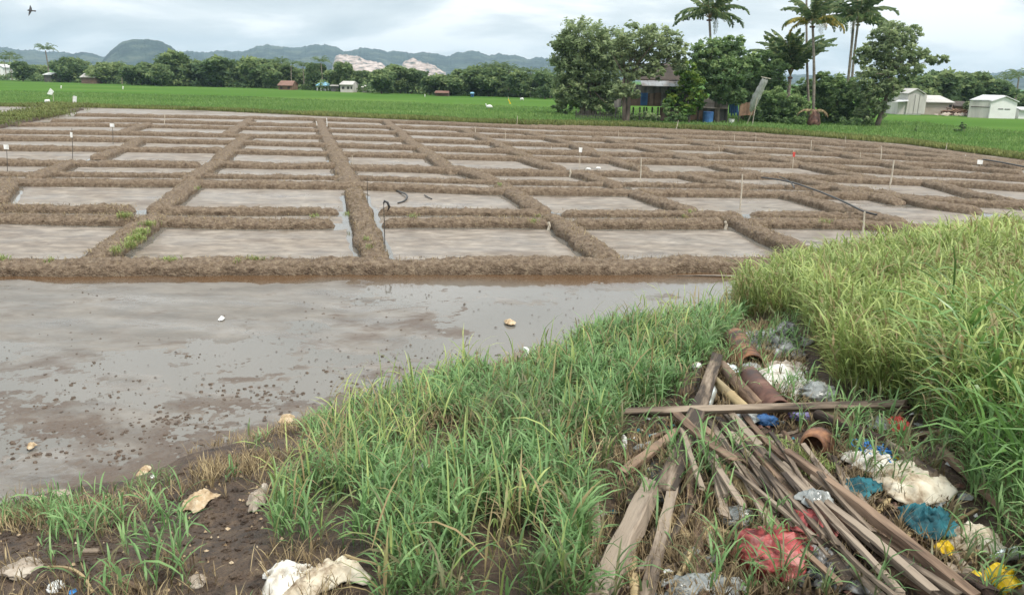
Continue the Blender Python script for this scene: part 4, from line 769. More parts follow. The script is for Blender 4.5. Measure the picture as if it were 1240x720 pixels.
def lumps(name, label, spots, seed, m=None):
    r = np.random.default_rng(seed); mb = MB()
    for (x, y, rad, n) in spots:
        for _ in range(n):
            px_ = x+r.normal()*rad; py_ = y+r.normal()*rad*.3; p = P(px_, py_, 0)
            if bank_d(np.array([p[0]]), np.array([p[1]]))[0] > 0: p = PT(px_, py_)
            s = .008+.032*r.random()**2.6; sq = r.uniform(.6, 1.5); ring = [p+np.array((math.cos(a)*s*sq*r.uniform(.5, 1.3), math.sin(a)*s*r.uniform(.5, 1.3), -.01)) for a in np.linspace(0, 5.4, 7)]
            mid = [p+np.array((math.cos(a)*s*.6*r.uniform(.6, 1.3), math.sin(a)*s*.6, s*r.uniform(.35, .6))) for a in np.linspace(0.3, 5.7, 7)]
            mb.add(ring+mid+[p+np.array((0, 0, s*.7))], [(i, (i+1) % 7, 7+(i+1) % 7, 7+i) for i in range(7)]+[(7+i, 7+(i+1) % 7, 14) for i in range(7)])
    tag(mb.build(name, m or M['clod']), label, 'mud lumps', kind='stuff')
lumps('mud_lumps', 'raised broken lumps of brown mud in the shallow water at left', [(160, 515, 22, 50), (210, 508, 18, 55), (205, 512, 10, 30), (75, 520, 20, 22), (230, 432, 10, 14), (145, 552, 12, 20), (80, 470, 30, 20), (120, 445, 14, 10), (330, 475, 26, 30), (30, 495, 30, 20), (355, 485, 16, 24), (250, 515, 12, 16), (150, 505, 60, 120), (60, 550, 45, 110), (300, 480, 40, 60), (190, 540, 40, 100), (420, 462, 30, 50), (520, 440, 40, 60)], 63)
lumps('earth_crumbs', 'crumbled dark earth ridge along the water edge of the bank', [(625, 452, 30, 130), (680, 428, 16, 60), (600, 460, 14, 40), (180, 580, 16, 60), (60, 608, 24, 60), (300, 552, 18, 60), (370, 525, 18, 50), (255, 575, 20, 50), (120, 600, 16, 40), (10, 640, 20, 60), (420, 516, 14, 30), (60, 660, 40, 200), (160, 640, 40, 140), (120, 690, 80, 240), (40, 630, 40, 160), (280, 640, 50, 120), (250, 590, 60, 120), (200, 690, 90, 260), (620, 452, 26, 160), (670, 430, 18, 90), (240, 620, 60, 160)], 64, M['soil'])

# ================================================================ SEEDBED STAKES, TAGS AND HOSES
def stake(base, top, label, m='stake', r=.018, tag_px=None, tagm='white', knot=None, zb=0.0, name='marker_stake', cat='stake', grp=None):
    b = P(*base, zb); t = W(*top, b[1]); root = thing(name, label, cat, b, grp); mb = MB(); j = (t-b)*.5+b+np.array((r*.6, 0, 0))
    mb.tube([b-np.array((0, 0, .15)), b, j, t], [r, r, r*.95, r*.8], 6); mb.build('stick', M[m], root)
    if tag_px:
        x0, y0, x1, y1 = tag_px; a = W(x0, y0, b[1]); c = W(x1, y1, b[1]); q = MB(); dy = .012
        q.prism([a+np.array((0, -r-dy, 0)), (c[0], a[1]-r-dy, a[2]-.01), (c[0]-.01, c[1]-r-dy, c[2]), (a[0]+.01, a[1]-r-dy-.02, c[2]+.01)], (0, .008, 0)); q.build('tag', M[tagm], root)
    if knot: q = MB(); q.tube([t+np.array((0, 0, -.01)), t+np.array((.02, 0, .05)), t+np.array((.1, 0, .02)), t+np.array((.14, 0, -.1)), t+np.array((.09, .02, -.2))], [.02, .035, .03, .03, .008], 6); q.build('rag', M[knot], root, smooth=True)
    return root
stake((9, 212), (8, 178), 'dark stake with a square white tag at the left picture edge', 'darkstake', .012, (4.5, 175, 11.5, 181))
stake((88, 193), (87, 155), 'dark stake with a narrow white tag right of the leftmost tagged stake', 'darkstake', .014, (85, 160, 88.6, 166.5))
stake((137, 175), (136, 153), 'thin stake with a tilted white tag near the far left rows', 'darkstake', .014, (133, 149.5, 139, 154))
stake((199, 151), (199.5, 138), 'short pale stake standing alone at the far left rows', 'stake', .03)
stake((384, 155), (383, 147), 'short white peg left of the central column bund top', 'white', .03)
stake((396, 156), (395.5, 143), 'taller white peg right of the central column bund top', 'white', .03)
stake((427, 206), (426.5, 188), 'thin pale stick right of the central column bund', 'stake', .014)
stake((451, 207), (450.5, 199), 'stubby peg on the bund just right of the central column', 'stake', .02)
stake((445, 252), (444.5, 213), 'thin grey stick leaning beside the central column bund', 'darkstake', .011)
stake((466, 300), (464.5, 246), 'dark stake with a black rag tied to its head', 'darkstake', .012, knot='black')
stake((576, 164), (575, 153), 'short pale peg in the middle of the far rows', 'stake', .03)
stake((626, 150), (626.5, 140), 'thin pole on the rice verge left of the grove', 'stake', .025, zb=.1)
stake((668, 187), (667.5, 177), 'small thin peg left of the white-tagged middle stake', 'stake', .018)
stake((612, 170), (612, 160), 'small thin peg on the far middle rows', 'stake', .018)
stake((701.5, 207), (702.5, 180), 'pinkish stake with an upright white tag in the middle field', 'redless' if 0 else 'stake', .013, (701, 178.5, 705, 184.5))
stake((775, 223), (776.5, 191), 'plain whitish stake standing in the middle of the field', 'stake', .024)
stake((896, 253), (899, 211), 'tallest pale wooden stake, in the near right-hand bed', 'stake', .026)
stake((959.5, 206), (961.5, 179), 'thin stake with a red rag mark, right of the pale field centre stakes', 'stake', .014, (960, 184, 962.5, 190), 'red')
stake((982, 181), (982.5, 170), 'short pale stake near the far right rows', 'stake', .022)
stake((1066.5, 195), (1067.5, 177), 'upright pale stake behind the thick leaning one', 'stake', .024)
stake((1077, 228), (1082.5, 194), 'thick pale leaning stake in the right-hand rows', 'stake', .035)
stake((1043, 292), (1047, 256), 'wooden stake holding up the end of the black hose', 'stake', .028)
stake((1144, 187), (1147, 173), 'slim leaning stick at the rice edge on the right', 'stake', .02)
stake((1041.5, 195), (1042, 184), 'faint thin peg left of the upright pale stake', 'stake', .014)
stake((1187, 203), (1187, 196), 'low stake carrying a square white card at far right', 'stake', .012, (1183.5, 193.5, 1189.5, 199))
stake((1169, 193), (1169, 188), 'tiny white-topped peg left of the square white card', 'white', .035)
stake((818, 159), (821.5, 146), 'crooked forked stick standing below the tan shed', 'stake', .03)
stake((749, 170), (749, 158), 'thin reddish peg in far rows below the stilt house', 'stake', .014)
stake((871, 186), (870.5, 176), 'thin peg in rows below the net sleeve', 'stake', .016)
stake((889, 176), (889.5, 162), 'thin tall peg at far rows left of the net sleeve', 'stake', .014)
stake((915, 172), (915.5, 161), 'thin tall peg at far rows right of the net sleeve', 'stake', .014)
stake((1024, 176), (1024, 165), 'thin stick at the verge below the bright green bush', 'stake', .014)
for (x, y, lab) in [(664, 278, 'short white peg at the junction behind the middle near bed'), (878, 277, 'short white peg at the junction right of the middle near bed'), (690, 214, 'small pale peg at the bund junction in mid field')]:
    stake((x, y), (x+.3, y-9), lab, 'stake', .05, name='boundary_peg', cat='peg')
def hose(px, r, label, zs=None, name='garden_hose', m='black'):
    pts = []
    for k, (x, y) in enumerate(px): pts.append(P(x, y, zs[k] if zs else .32))
    out_ = []; pts = np.array(pts); t = np.arange(len(pts)); tt = np.linspace(0, len(pts)-1, len(pts)*5)
    q = np.stack([np.interp(tt, t, pts[:, i]) for i in range(3)], -1)
    for _ in range(5): q[1:-1] = (q[:-2]+q[1:-1]+q[2:])/3
    mb = MB(); mb.tube(list(q), r, 7); c = q[0]; o = mb.build(name, M[m], None, c, smooth=True); return tag(o, label, 'hose')
hose([(922, 215), (940, 217), (960, 221), (985, 229), (1010, 239), (1030, 248), (1047, 257), (1062, 260)], .032, 'long black hose arching across the right-hand beds to a stake', [.15, .3, .33, .33, .34, .36, .42, .36])
hose([(944, 214), (952, 217), (959, 222), (962, 228)], .025, 'short black hose loop crossing the long hose near its far end', [.2, .3, .34, .3])
hose([(482, 246), (489, 244), (494, 239), (492, 235), (486, 233), (479, 230)], .03, 'black coiled hose piece lying in the bed right of the central bund', [.03, .03, .1, .12, .08, .03])
hose([(514, 236), (519, 239), (523, 241)], .02, 'short dark stick of hose beside the coiled piece', [.05, .06, .04])
hose([(1190, 193), (1215, 197), (1240, 202), (1290, 212)], .04, 'thin black line along the rice edge at far right', [.3, .33, .3, .3])

# ================================================================ CRUMPLED THINGS
def sheet_obj(name, label, cat, ctr, rx, ry, m, seed, hump=.05, fold=.05, lift=.015, rot=0.0, fr=7.0, lob=.35, thick=.004, on_mud=False, group=None, conform=1.0):
    """a crumpled cloth or bag: an irregular disc of folds laid on the ground"""
    c = PT(*ctr) if not on_mud else P(*ctr, .02); d = np.linalg.norm(c-np.array((0, 0, CAMH))); sx = rx*d/F; ang = math.atan2(CAMH-c[2], math.hypot(c[0], c[1])); sy = ry*d/F/max(math.sin(ang), .3)
    nr, na = 22, 56; R, A = np.meshgrid(np.linspace(0, 1, nr), np.linspace(0, 2*math.pi, na, endpoint=False), indexing='ij')
    out_r = 1+lob*fbm(np.cos(A)*1.6+seed, np.sin(A)*1.6, seed, 3)*1.6; lx = np.cos(A)*R*out_r*sx; ly = np.sin(A)*R*out_r*sy
    x = lx*math.cos(rot)-ly*math.sin(rot); y = lx*math.sin(rot)+ly*math.cos(rot); kk = fr/max(sx, .05)*.35
    wx = x+.12*sx*fbm(x*kk, y*kk, seed+3, 3); wy = y+.12*sx*fbm(x*kk, y*kk, seed+7, 3)
    z = hump*(1-R**2.2)*(1+.5*fbm(x*kk*.5, y*kk*.5, seed+1, 2))+fold*(ridge(wx*kk, wy*kk, seed+5, 4)-.45)*(1-.6*R**4)
    g = bank_z(c[0]+wx, c[1]+wy) if not on_mud else 0*wx+.02; g = np.maximum(g, 0); g = g.mean()+(g-g.mean())*conform
    V = np.stack([wx, wy, np.maximum(g-c[2]+lift+z, g-c[2]+.003)], -1).reshape(-1, 3); i = np.arange(nr*na).reshape(nr, na); j = np.roll(i, -1, 1)
    Fq = np.stack([i[:-1], i[1:], j[1:], j[:-1]], -1).reshape(-1, 4); o = link(name, fast_mesh(name, V, Fq, smooth=True), m, None, c)
    md = o.modifiers.new('thickness', 'SOLIDIFY'); md.thickness = thick; return tag(o, label, cat, group)
def blob_obj(name, label, cat, ctr, rx, ry, m, seed, fat=.8, fold=.12, fr=3.0, rot=0.0, lift=0.0, group=None, rzz=None):
    """a filled bag or lump: a closed body with ridged folds, resting on the ground"""
    c = PT(*ctr); d = np.linalg.norm(c-np.array((0, 0, CAMH))); sx = rx*d/F; sz = ry*d/F*fat; sy = (sx*.7+sz*.5) if rzz is None else rzz*d/F
    nu, nv = 48, 28; U, Vv = np.meshgrid(np.linspace(0, 2*math.pi, nu, endpoint=False), np.linspace(0, math.pi, nv), indexing='ij')
    nx, ny, nz_ = np.cos(U)*np.sin(Vv), np.sin(U)*np.sin(Vv), np.cos(Vv); k = fr
    dsp = 1+fold*(ridge(nx*k+seed+ny*.7, nz_*k+ny*k*.8, seed, 4)-.5)*2+.22*fbm(nx*1.3+seed, nz_*1.3+ny, seed+2, 3)
    x = nx*sx*dsp; y = ny*sy*dsp; z = nz_*sz*dsp; z = np.where(z < -sz*.45, -sz*.45, z)+sz*.45+lift
    X = x*math.cos(rot)-y*math.sin(rot); Y = x*math.sin(rot)+y*math.cos(rot); V = np.stack([X, Y, z-.01], -1)
    i = np.arange(nu*nv).reshape(nu, nv); j = np.roll(i, -1, 0); Fq = np.stack([i[:, :-1], i[:, 1:], j[:, 1:], j[:, :-1]], -1).reshape(-1, 4)
    return tag(link(name, fast_mesh(name, V.reshape(-1, 3), Fq, smooth=True), m, None, c), label, cat, group)
def lathe_between(name, label, cat, p, q, prof, m, n=18, group=None, smooth=True):
    """profile [(t along p->q, radius)] turned about the line p-q"""
    p = np.array(p); q = np.array(q); L_ = np.linalg.norm(q-p); z = (q-p)/L_; x = np.cross(z, (0, 0, 1.0)); x /= np.linalg.norm(x); y = np.cross(z, x); V = []
    for (t, r_) in prof:
        for k in range(n): a = 2*math.pi*k/n; V.append((math.cos(a)*r_, t*L_, math.sin(a)*r_))
    m_ = len(prof); Fs = [(i*n+k, i*n+(k+1) % n, (i+1)*n+(k+1) % n, (i+1)*n+k) for i in range(m_-1) for k in range(n)]
    me = bpy.data.meshes.new(name); me.from_pydata(V, [], Fs); me.polygons.foreach_set('use_smooth', [smooth]*len(me.polygons)); o = link(name, me, m)
    o.matrix_world = Matrix(((x[0], z[0], y[0], p[0]), (x[1], z[1], y[1], p[1]), (x[2], z[2], y[2], p[2]), (0, 0, 0, 1))); return tag(o, label, cat, group)
# ---- planks, sticks and bamboo
def seat(a, b, lift):
    t = np.linspace(0, 1, 15)[:, None]; s = a+(b-a)*t; g = np.maximum(bank_z(s[:, 0], s[:, 1]), 0); need = np.max(g-s[:, 2]); up = max(need, -.5)+lift
    return a+np.array((0, 0, up)), b+np.array((0, 0, up))
def stick_ends(x1, y1, x2, y2, lift, l2=0.0):
    a = PT(x1, y1, max(lift, 0)); b = PT(x2, y2, max(lift+l2, 0)); t = np.linspace(0.05, .95, 13)[:, None]; s = a+(b-a)*t
    need = np.max(np.maximum(bank_z(s[:, 0], s[:, 1]), 0)-s[:, 2])+.012
    if need > 0:   # ease it up but keep both ends on the same lines of sight
        for e_, (xx, yy) in ((0, (x1, y1)), (1, (x2, y2))):
            v = ray(xx, yy); p = (a, b)[e_]; k = (p[2]-CAMH+need)/v[2]; q = np.array((v[0]*k, v[1]*k, p[2]+need))
            if e_ == 0: a = q
            else: b = q
    return a, b
def plank(x1, y1, x2, y2, wpx, label, m='wood', lift=.03, l2=0, tk=.38, seed=0, name='wood_plank', cat='plank', bend=.01, taper=1.0, group=None, roll=None):
    r = np.random.default_rng(seed+int(x1*7+y2*3)); a, b = stick_ends(x1, y1, x2, y2, lift, l2); d = np.linalg.norm((a+b)/2-np.array((0, 0, CAMH)))
    wd = wpx*d/F; L_ = np.linalg.norm(b-a); y = (b-a)/L_; x = np.cross(y, (0, 0, 1.0)); x /= np.linalg.norm(x); z = np.cross(x, y); ro = r.uniform(-.35, .35) if roll is None else roll
    x, z = x*math.cos(ro)+z*math.sin(ro), z*math.cos(ro)-x*math.sin(ro); n = 12; V = []; th = wd*tk; bx, bz = r.normal()*bend*L_, r.normal()*bend*L_; kb = .12*wd
    sec = [(-.5, -.5), (-.42, -.58), (.42, -.58), (.5, -.5), (.5, .42), (.42, .5), (-.42, .5), (-.5, .42)]
    for i in range(n+1):
        t = i/n; w_ = wd*(1+(taper-1)*t)*(1+.05*r.normal()); cx_ = bx*math.sin(math.pi*t)+.02*wd*r.normal(); cz_ = bz*math.sin(math.pi*t)
        for (sx_, sz_) in sec: V.append((cx_+sx_*w_+.015*wd*r.normal(), t*L_+(r.normal()*.35*wd if i in (0, n) else 0), cz_+sz_*th+.03*th*r.normal()))
    k = 8; Fs = [(i*k+j, i*k+(j+1) % k, (i+1)*k+(j+1) % k, (i+1)*k+j) for i in range(n) for j in range(k)]+[tuple(range(k))[::-1], tuple(range(n*k, n*k+k))]
    me = bpy.data.meshes.new(name); me.from_pydata(V, [], Fs); o = link(name, me, M[m]); o.matrix_world = Matrix(((x[0], y[0], z[0], a[0]), (x[1], y[1], z[1], a[1]), (x[2], y[2], z[2], a[2]), (0, 0, 0, 1)))
    return tag(o, label, cat, group)
def pole(x1, y1, x2, y2, wpx, label, m='bamboo', lift=.03, l2=0, nodes=5, seed=0, name='bamboo_pole', cat='bamboo pole', group=None):
    a, b = stick_ends(x1, y1, x2, y2, lift, l2); d = np.linalg.norm((a+b)/2-np.array((0, 0, CAMH))); R_ = wpx*d/F/2; prof = [(0, .001), (0, R_*.7), (.002, R_)]
    rr = np.random.default_rng(seed)
    for k in range(1, nodes+1): t = k/(nodes+1)+rr.uniform(-.03, .03); prof += [(t-.012, R_*.97), (t-.005, R_*1.12), (t+.005, R_*1.12), (t+.012, R_*.97)]
    prof += [(.998, R_*.95), (1, R_*.7), (1, .001)]; return lathe_between(name, label, cat, a, b, prof, M[m], 12, group)
plank(868, 431, 806, 594, 15, 'long grey plank rising from the pile centre to its highest tip beside the clay pipe', lift=.16, l2=0, tk=.5, roll=.1, taper=1.25)
plank(789, 588, 722, 730, 24, 'thick square grey beam running down to the bottom edge, widest piece of timber', lift=.14, l2=.02, tk=.8, roll=-.25, bend=0)
plank(756, 499, 1095, 490, 9, 'long horizontal plank lying across the whole top of the pile', 'wood', lift=.20, l2=0, tk=.8, roll=-.5, bend=.004)
plank(820, 502, 888, 556, 10, 'short reddish-brown lath crossing the long grey plank', 'woodbrown', lift=.24, tk=.5)
plank(754, 572, 823, 520, 11, 'brown plank slanting up from the grass to the long grey plank, left side', 'woodbrown', lift=.08, l2=.05, tk=.5)
plank(719, 596, 721, 730, 10, 'narrow plank standing straight down the image at the left end of the pile', 'wood', lift=.05, tk=.4)
plank(821, 566, 782, 725, 12, 'grey-brown slat right of the thick square beam', 'wood', lift=.11, tk=.35, taper=1.2)
plank(843, 599, 776, 690, 9, 'pale slat crossing under the grey-brown slat', 'wood', lift=.07, tk=.35)
pole(763, 660, 771, 730, 13, 'yellow stripped pole end between the thick beam and the slat', lift=.06, nodes=1)
plank(834, 540, 836, 602, 7, 'short upright lath just right of the pile crossing', 'woodbrown', lift=.09, tk=.5)
plank(862, 543, 877, 624, 11, 'short split board with a torn lower end in the pile middle', 'wood', lift=.12, tk=.35)
plank(845, 620, 853, 722, 11, 'rough dark stick in the lower middle running to the bottom edge', 'woodbrown', lift=.05, tk=.6)
plank(844, 568, 890, 622, 8, 'dark lath sunk in the gap left of the short split board', 'woodbrown', lift=.03, tk=.4)
plank(850, 628, 872, 684, 9, 'grey stub beside the rough dark stick', 'wood', lift=.02, tk=.5)
plank(765, 515, 764, 610, 10, 'dark upright board half buried in grass left of the crossing', 'wood', lift=.02, tk=.4)
pole(850, 545, 928, 620, 13, 'mottled bamboo pole left of the fan of strips', lift=.07, nodes=4, seed=3)
pole(874, 443, 918, 492, 15, 'dark brown round pole above the horizontal plank beside the red clay pipe', 'woodbrown', lift=.10, nodes=0, name='wood_pole', cat='wood pole')
pole(864, 460, 908, 500, 12, 'lighter tan log below the dark brown round pole', lift=.07, nodes=1, seed=5, name='wood_pole', cat='wood pole')
plank(846, 440, 836, 500, 8, 'mossy brown lath behind the top of the long grey plank', 'woodbrown', lift=.06, tk=.5)
plank(885, 524, 962, 634, 12, 'widest strip at the left edge of the fan, ending at the red net bag', 'wood', lift=.12, tk=.35)
plank(952, 547, 1176, 722, 14, 'long dark outer strip along the right edge of the fan', 'woodbrown', lift=.16, l2=0, tk=.6, bend=.006)
plank(944, 560, 1146, 726, 11, 'long pale strip next to the dark outer strip of the fan', 'wood', lift=.12, tk=.5, bend=.008)
plank(1012, 650, 1136, 722, 13, 'broad brown slab low in the fan right of the red net bag', 'woodbrown', lift=.10, tk=.4)
plank(996, 655, 1070, 724, 11, 'short pale slab beside the clear film at the foot of the fan', 'wood', lift=.09, tk=.4)
pole(940, 560, 1008, 632, 9, 'smooth yellowish bamboo in the middle of the fan', lift=.14, nodes=3, seed=9)
FG = 'split strips fanned out in the pile middle'
fan = [(870, 515, 948, 622, 6), (895, 545, 955, 620, 5), (935, 575, 1018, 668, 6), (950, 562, 1062, 690, 6), (985, 610, 1090, 716, 7), (1000, 640, 1085, 722, 6), (1020, 615, 1150, 712, 6), (1030, 600, 1120, 670, 6), (955, 640, 1010, 700, 7), (1050, 640, 1170, 726, 6), (840, 530, 880, 600, 5), (826, 520, 850, 590, 5), (868, 506, 940, 600, 8), (878, 500, 972, 612, 7), (893, 520, 985, 628, 8), (905, 536, 992, 640, 7), (918, 540, 1002, 636, 8), (930, 548, 1040, 664, 7), (960, 570, 1080, 680, 9), (972, 585, 1110, 704, 8), (860, 512, 905, 580, 7), (900, 500, 960, 562, 6), (925, 570, 1000, 650, 7), (990, 600, 1130, 716, 7), (912, 560, 960, 620, 6), (1040, 690, 1090, 726, 9), (1000, 662, 1024, 700, 10), (838, 505, 900, 560, 7), (885, 500, 920, 540, 6), (1060, 660, 1160, 722, 8)]
rf = np.random.default_rng(99)
for k in range(44):
    u_ = rf.random(); x1 = 850+60*u_+rf.normal()*12+130*rf.random()**2; y1 = 512+45*u_+rf.normal()*8+60*rf.random()**2; l_ = rf.uniform(45, 130); a_ = math.radians(rf.normal(50, 9)); x2 = x1+l_*math.cos(a_); y2 = y1+l_*math.sin(a_)
    if y2 < 735: fan.append((round(x1, 1), round(y1, 1), round(x2, 1), round(y2, 1), float(rf.uniform(3, 5.5))))
fan_rank = {q: i for i, q in enumerate(sorted(range(len(fan)), key=lambda q: (fan[q][2], fan[q][3])))}
ORD2 = ORD+[t_+'-'+q for t_ in ('twenty', 'thirty', 'forty', 'fifty', 'sixty', 'seventy') for q in ['one']*0+ORD[:9]+['']]; ORD2 = [{'twenty-': 'thirtieth', 'thirty-': 'fortieth', 'forty-': 'fiftieth', 'fifty-': 'sixtieth', 'sixty-': 'seventieth', 'seventy-': 'eightieth'}.get(q, q) for q in ORD2]
for k, (x1, y1, x2, y2, w_) in enumerate(fan):
    plank(x1, y1, x2, y2, w_*1.25, f'split strip of the fan, {ORD2[fan_rank[k]]} from the left by its lower end', 'wood' if k % 3 else 'woodbrown', lift=.05+.025*(k % 6), tk=.5, seed=k, name='split_strip', cat='strip', bend=.012, group=FG)
TG = 'twigs and offcuts scattered through the rubbish'
r = np.random.default_rng(77)
for k in range(130):
    x = r.uniform(750, 1180); y = r.uniform(515, 715)
    if not inpoly(np.array([x]), np.array([y]), DEBRIS)[0]: continue
    a = r.uniform(-1.2, 1.4); l_ = r.uniform(18, 55)
    LM = [(938, 682, 'the stuffed red net bag'), (985, 632, 'the clear film on the red bag'), (893, 630, 'the clear bag by the bamboo'), (1098, 592, 'the large cream sack'), (1122, 640, 'the larger dark teal cloth'), (1037, 598, 'the smaller teal cloth'), (1182, 657, 'the flattened dirty white sack'), (995, 537, 'the broken clay pot'), (1060, 550, 'the blue cord tangle'), (850, 700, 'the dull grey film'), (755, 690, 'the thick square beam foot'), (790, 545, 'the slanting brown plank'), (836, 575, 'the short upright lath'), (869, 585, 'the short split board'), (928, 514, 'the dark blue wrapper'), (1080, 530, 'the bright red scrap'), (1142, 674, 'the yellow scrap under the fan'), (1010, 700, 'the shiny crumpled film'), (805, 650, 'the grey-brown slat')]
    q_ = min(LM, key=lambda t_: math.hypot(t_[0]-x, (t_[1]-y)*1.4)); dx_, dy_ = x-q_[0], y-q_[1]; where = ('right of' if dx_ > 0 else 'left of') if abs(dx_) > abs(dy_) else ('just below' if dy_ > 0 else 'just above')
    plank(x, y, x+l_*math.cos(a), min(y+l_*math.sin(a), 735), r.uniform(2.5, 6), f'{("greyish", "dark brown", "yellowish")[k % 3]} {"long" if l_ > 36 else "short"} loose twig {where} {q_[2]}', ('wood', 'woodbrown', 'bamboo')[k % 3], lift=.01+.03*r.random(), tk=.7, seed=k+400, name='twig', cat='twig', bend=.03, group=TG)
pole(990, 502, 1068, 534, 13, 'dark crooked branch behind the broken clay pot, left half', 'woodbrown', lift=.16, nodes=2, name='branch', cat='branch')
pole(1066, 533, 1132, 576, 11, 'pale branch running from the clay pot to the blue cord', 'wood', lift=.12, nodes=2, name='branch', cat='branch')
plank(1140, 545, 1240, 640, 9, 'brown stick in the grass right of the cream sack', 'woodbrown', lift=.06, tk=.8, name='branch', cat='branch')
plank(1150, 690, 1240, 716, 14, 'board under the yellow can at the lower right corner', 'wood', lift=.04, tk=.5)
plank(1168, 700, 1200, 722, 14, 'short block propped against the yellow can', 'woodbrown', lift=.1, tk=.9, name='wood_block', cat='wood block')
plank(650, 491, 684, 490, 6, 'small pale wood offcut lying in the grass left of the pile', 'wood', lift=.12, tk=.5, name='wood_offcut', cat='wood scrap')
plank(99, 668, 121, 667, 6, 'short grey wood stub on the dark soil at lower left', 'wood', lift=.02, tk=.7, name='wood_offcut', cat='wood scrap')
plank(144, 700, 170, 712, 5, 'thin brown stick on the soil right of the short grey stub', 'woodbrown', lift=.02, tk=.7, name='twig', cat='twig')
plank(58, 686, 112, 716, 2.5, 'long dry curved twig above the root tangle at lower left', 'bamboo', lift=.03, tk=.8, name='twig', cat='twig', bend=.06)
plank(418, 672, 460, 683, 3, 'dry stalk above the cream rag at lower centre', 'bamboo', lift=.04, tk=.8, name='twig', cat='twig')
# ---- clay pipes and pot
def pipe(p1, p2, dpx, label, m, lift=.1, wall=.14, name='clay_pipe', lip=1.1):
    a, b = stick_ends(*p1, *p2, lift); d = np.linalg.norm(a-np.array((0, 0, CAMH))); R_ = dpx*d/F/2; w_ = R_*(1-wall)
    return lathe_between(name, label, 'clay pipe', a, b, [(0, w_*lip*.95), (0, R_*lip), (.12, R_*lip), (.17, R_), (.5, R_*.98), (1, R_), (1, w_), (.3, w_), (0, w_*lip*.95)], m, 26)
pipe((890, 412), (911, 444), 27, 'upper orange-rust clay pipe piece with a dark broken top, beside the silver sheet', M['clay'], .05)
pipe((906, 456), (944, 498), 25, 'lower red-brown clay pipe lying behind the horizontal plank', M['claydark'], .10, lip=1.02)
pa = PT(984, 540, .13); pb = PT(1028, 522, .13); d_ = np.linalg.norm(pa-np.array((0, 0, CAMH))); R_ = 17*d_/F
ax_ = (pb-pa)/np.linalg.norm(pb-pa); pa2 = pa; pb2 = pa+(np.array((.62, .78, -.12)))*R_*2.3
pot = lathe_between('broken_clay_pot', 'broken round clay pot lying with its dark open mouth facing the viewer', 'clay pot', pa2, pb2, [(0, R_*.66), (0, R_*.82), (.08, R_*.85), (.2, R_*.95), (.45, R_*1.05), (.75, R_*.92), (.95, R_*.5), (1, .001), (.96, .001), (.9, R_*.45), (.7, R_*.84), (.4, R_*.95), (.15, R_*.82), (0, R_*.66)], M['clay'], 26)
# ---- plastics, sacks, rags
sheet_obj('foil_sheet', 'crumpled silver and black foil sheet at the top of the rubbish', 'foil sheet', (932, 416), 34, 22, M['silver'], 11, .05, .13, fr=9, lob=.5)
blob_obj('foil_wrapper', 'knotted shiny silver wrapper standing on the foil sheet', 'wrapper', (952, 412), 12, 14, M['silver'], 12, .9, .22, 4, lift=.05)
sheet_obj('white_sack', 'bright white folded sack above the horizontal plank', 'sack', (940, 463), 31, 14, M['sack'], 13, .09, .07, rot=-.5, lob=.3)
sheet_obj('white_rag', 'second white cloth lying right of the bright white folded sack', 'rag', (972, 474), 24, 13, M['sack'], 14, .07, .06, rot=-.3)
blob_obj('clear_bag', 'clear crumpled plastic bag at the right end of the white cloths', 'plastic bag', (990, 484), 18, 13, M['clearfilm'], 15, .8, .25, 4, lift=.03)
sheet_obj('striped_rag', 'small dirty cloth above the bright white folded sack', 'rag', (950, 447), 20, 7, M['rag'], 16, .05, .06)
blob_obj('clear_cup', 'clear round plastic lid beside the dark brown pole', 'plastic lid', (910, 450), 11, 7, M['clearfilm'], 17, .7, .15, 3, lift=.04)
def bottle(p1, p2, wpx, label, m, lift=.06):
    a, b = stick_ends(*p1, *p2, lift); d = np.linalg.norm(a-np.array((0, 0, CAMH))); R_ = wpx*d/F/2; root = thing('plastic_bottle', label, 'bottle', a)
    o = lathe_between('body', None, None, a, b, [(0, .001), (0, R_*.8), (.03, R_), (.2, R_), (.22, R_*.93), (.5, R_*.95), (.52, R_), (.62, R_), (.8, R_*.5), (.86, R_*.34), (.9, R_*.34)], M[m], 16); c = lathe_between('cap', None, None, a+(b-a)*.88, b, [(0, R_*.4), (0, R_*.42), (.9, R_*.42), (1, R_*.35), (1, .001)], M['white'], 12)
    for q in (o, c): mw = q.matrix_world.copy(); q.parent = root; q.matrix_parent_inverse = Matrix.Identity(4); q.matrix_basis = Matrix.Translation(-Vector(a)) @ mw
    return root
bottle((855, 492), (866, 464), 13, 'pale bluish plastic bottle standing against the right side of the long grey plank', 'clear', .08)
bottle((898, 458), (880, 442), 14, 'light blue plastic bottle lying under the orange clay pipe piece', 'clear', .08)
bottle((1236, 668), (1200, 676), 13, 'clear green-tinted bottle at the right edge above the yellow can', 'clear', .06)
blob_obj('white_cup', 'small white crushed cup left of the long grey plank top', 'cup', (843, 452), 5, 6, M['white'], 18, .9, .15, 3, lift=.06)
blob_obj('white_scrap', 'white plastic scrap in the grass at the left end of the horizontal plank', 'plastic scrap', (755, 540), 4, 11, M['white'], 19, .9, .15, 3)
sheet_obj('plastic_film', 'greenish clear film in the grass above the long grey plank', 'plastic film', (846, 398), 10, 6, M['clearfilm'], 20, .08, .06, lift=.12)
blob_obj('purple_wrapper', 'purple snack wrapper just below the horizontal plank', 'wrapper', (967, 512), 10, 8, M['purple'], 21, .8, .25, 4, lift=.06)
blob_obj('blue_wrapper', 'dark blue wrapper left of the purple one under the horizontal plank', 'wrapper', (928, 514), 12, 7, M['bluecloth'], 22, .8, .25, 4, lift=.03)
sheet_obj('clear_wrapper', 'silvery clear wrapper among the strips below the horizontal plank', 'wrapper', (900, 515), 18, 8, M['clearfilm'], 23, .06, .06, lift=.06)
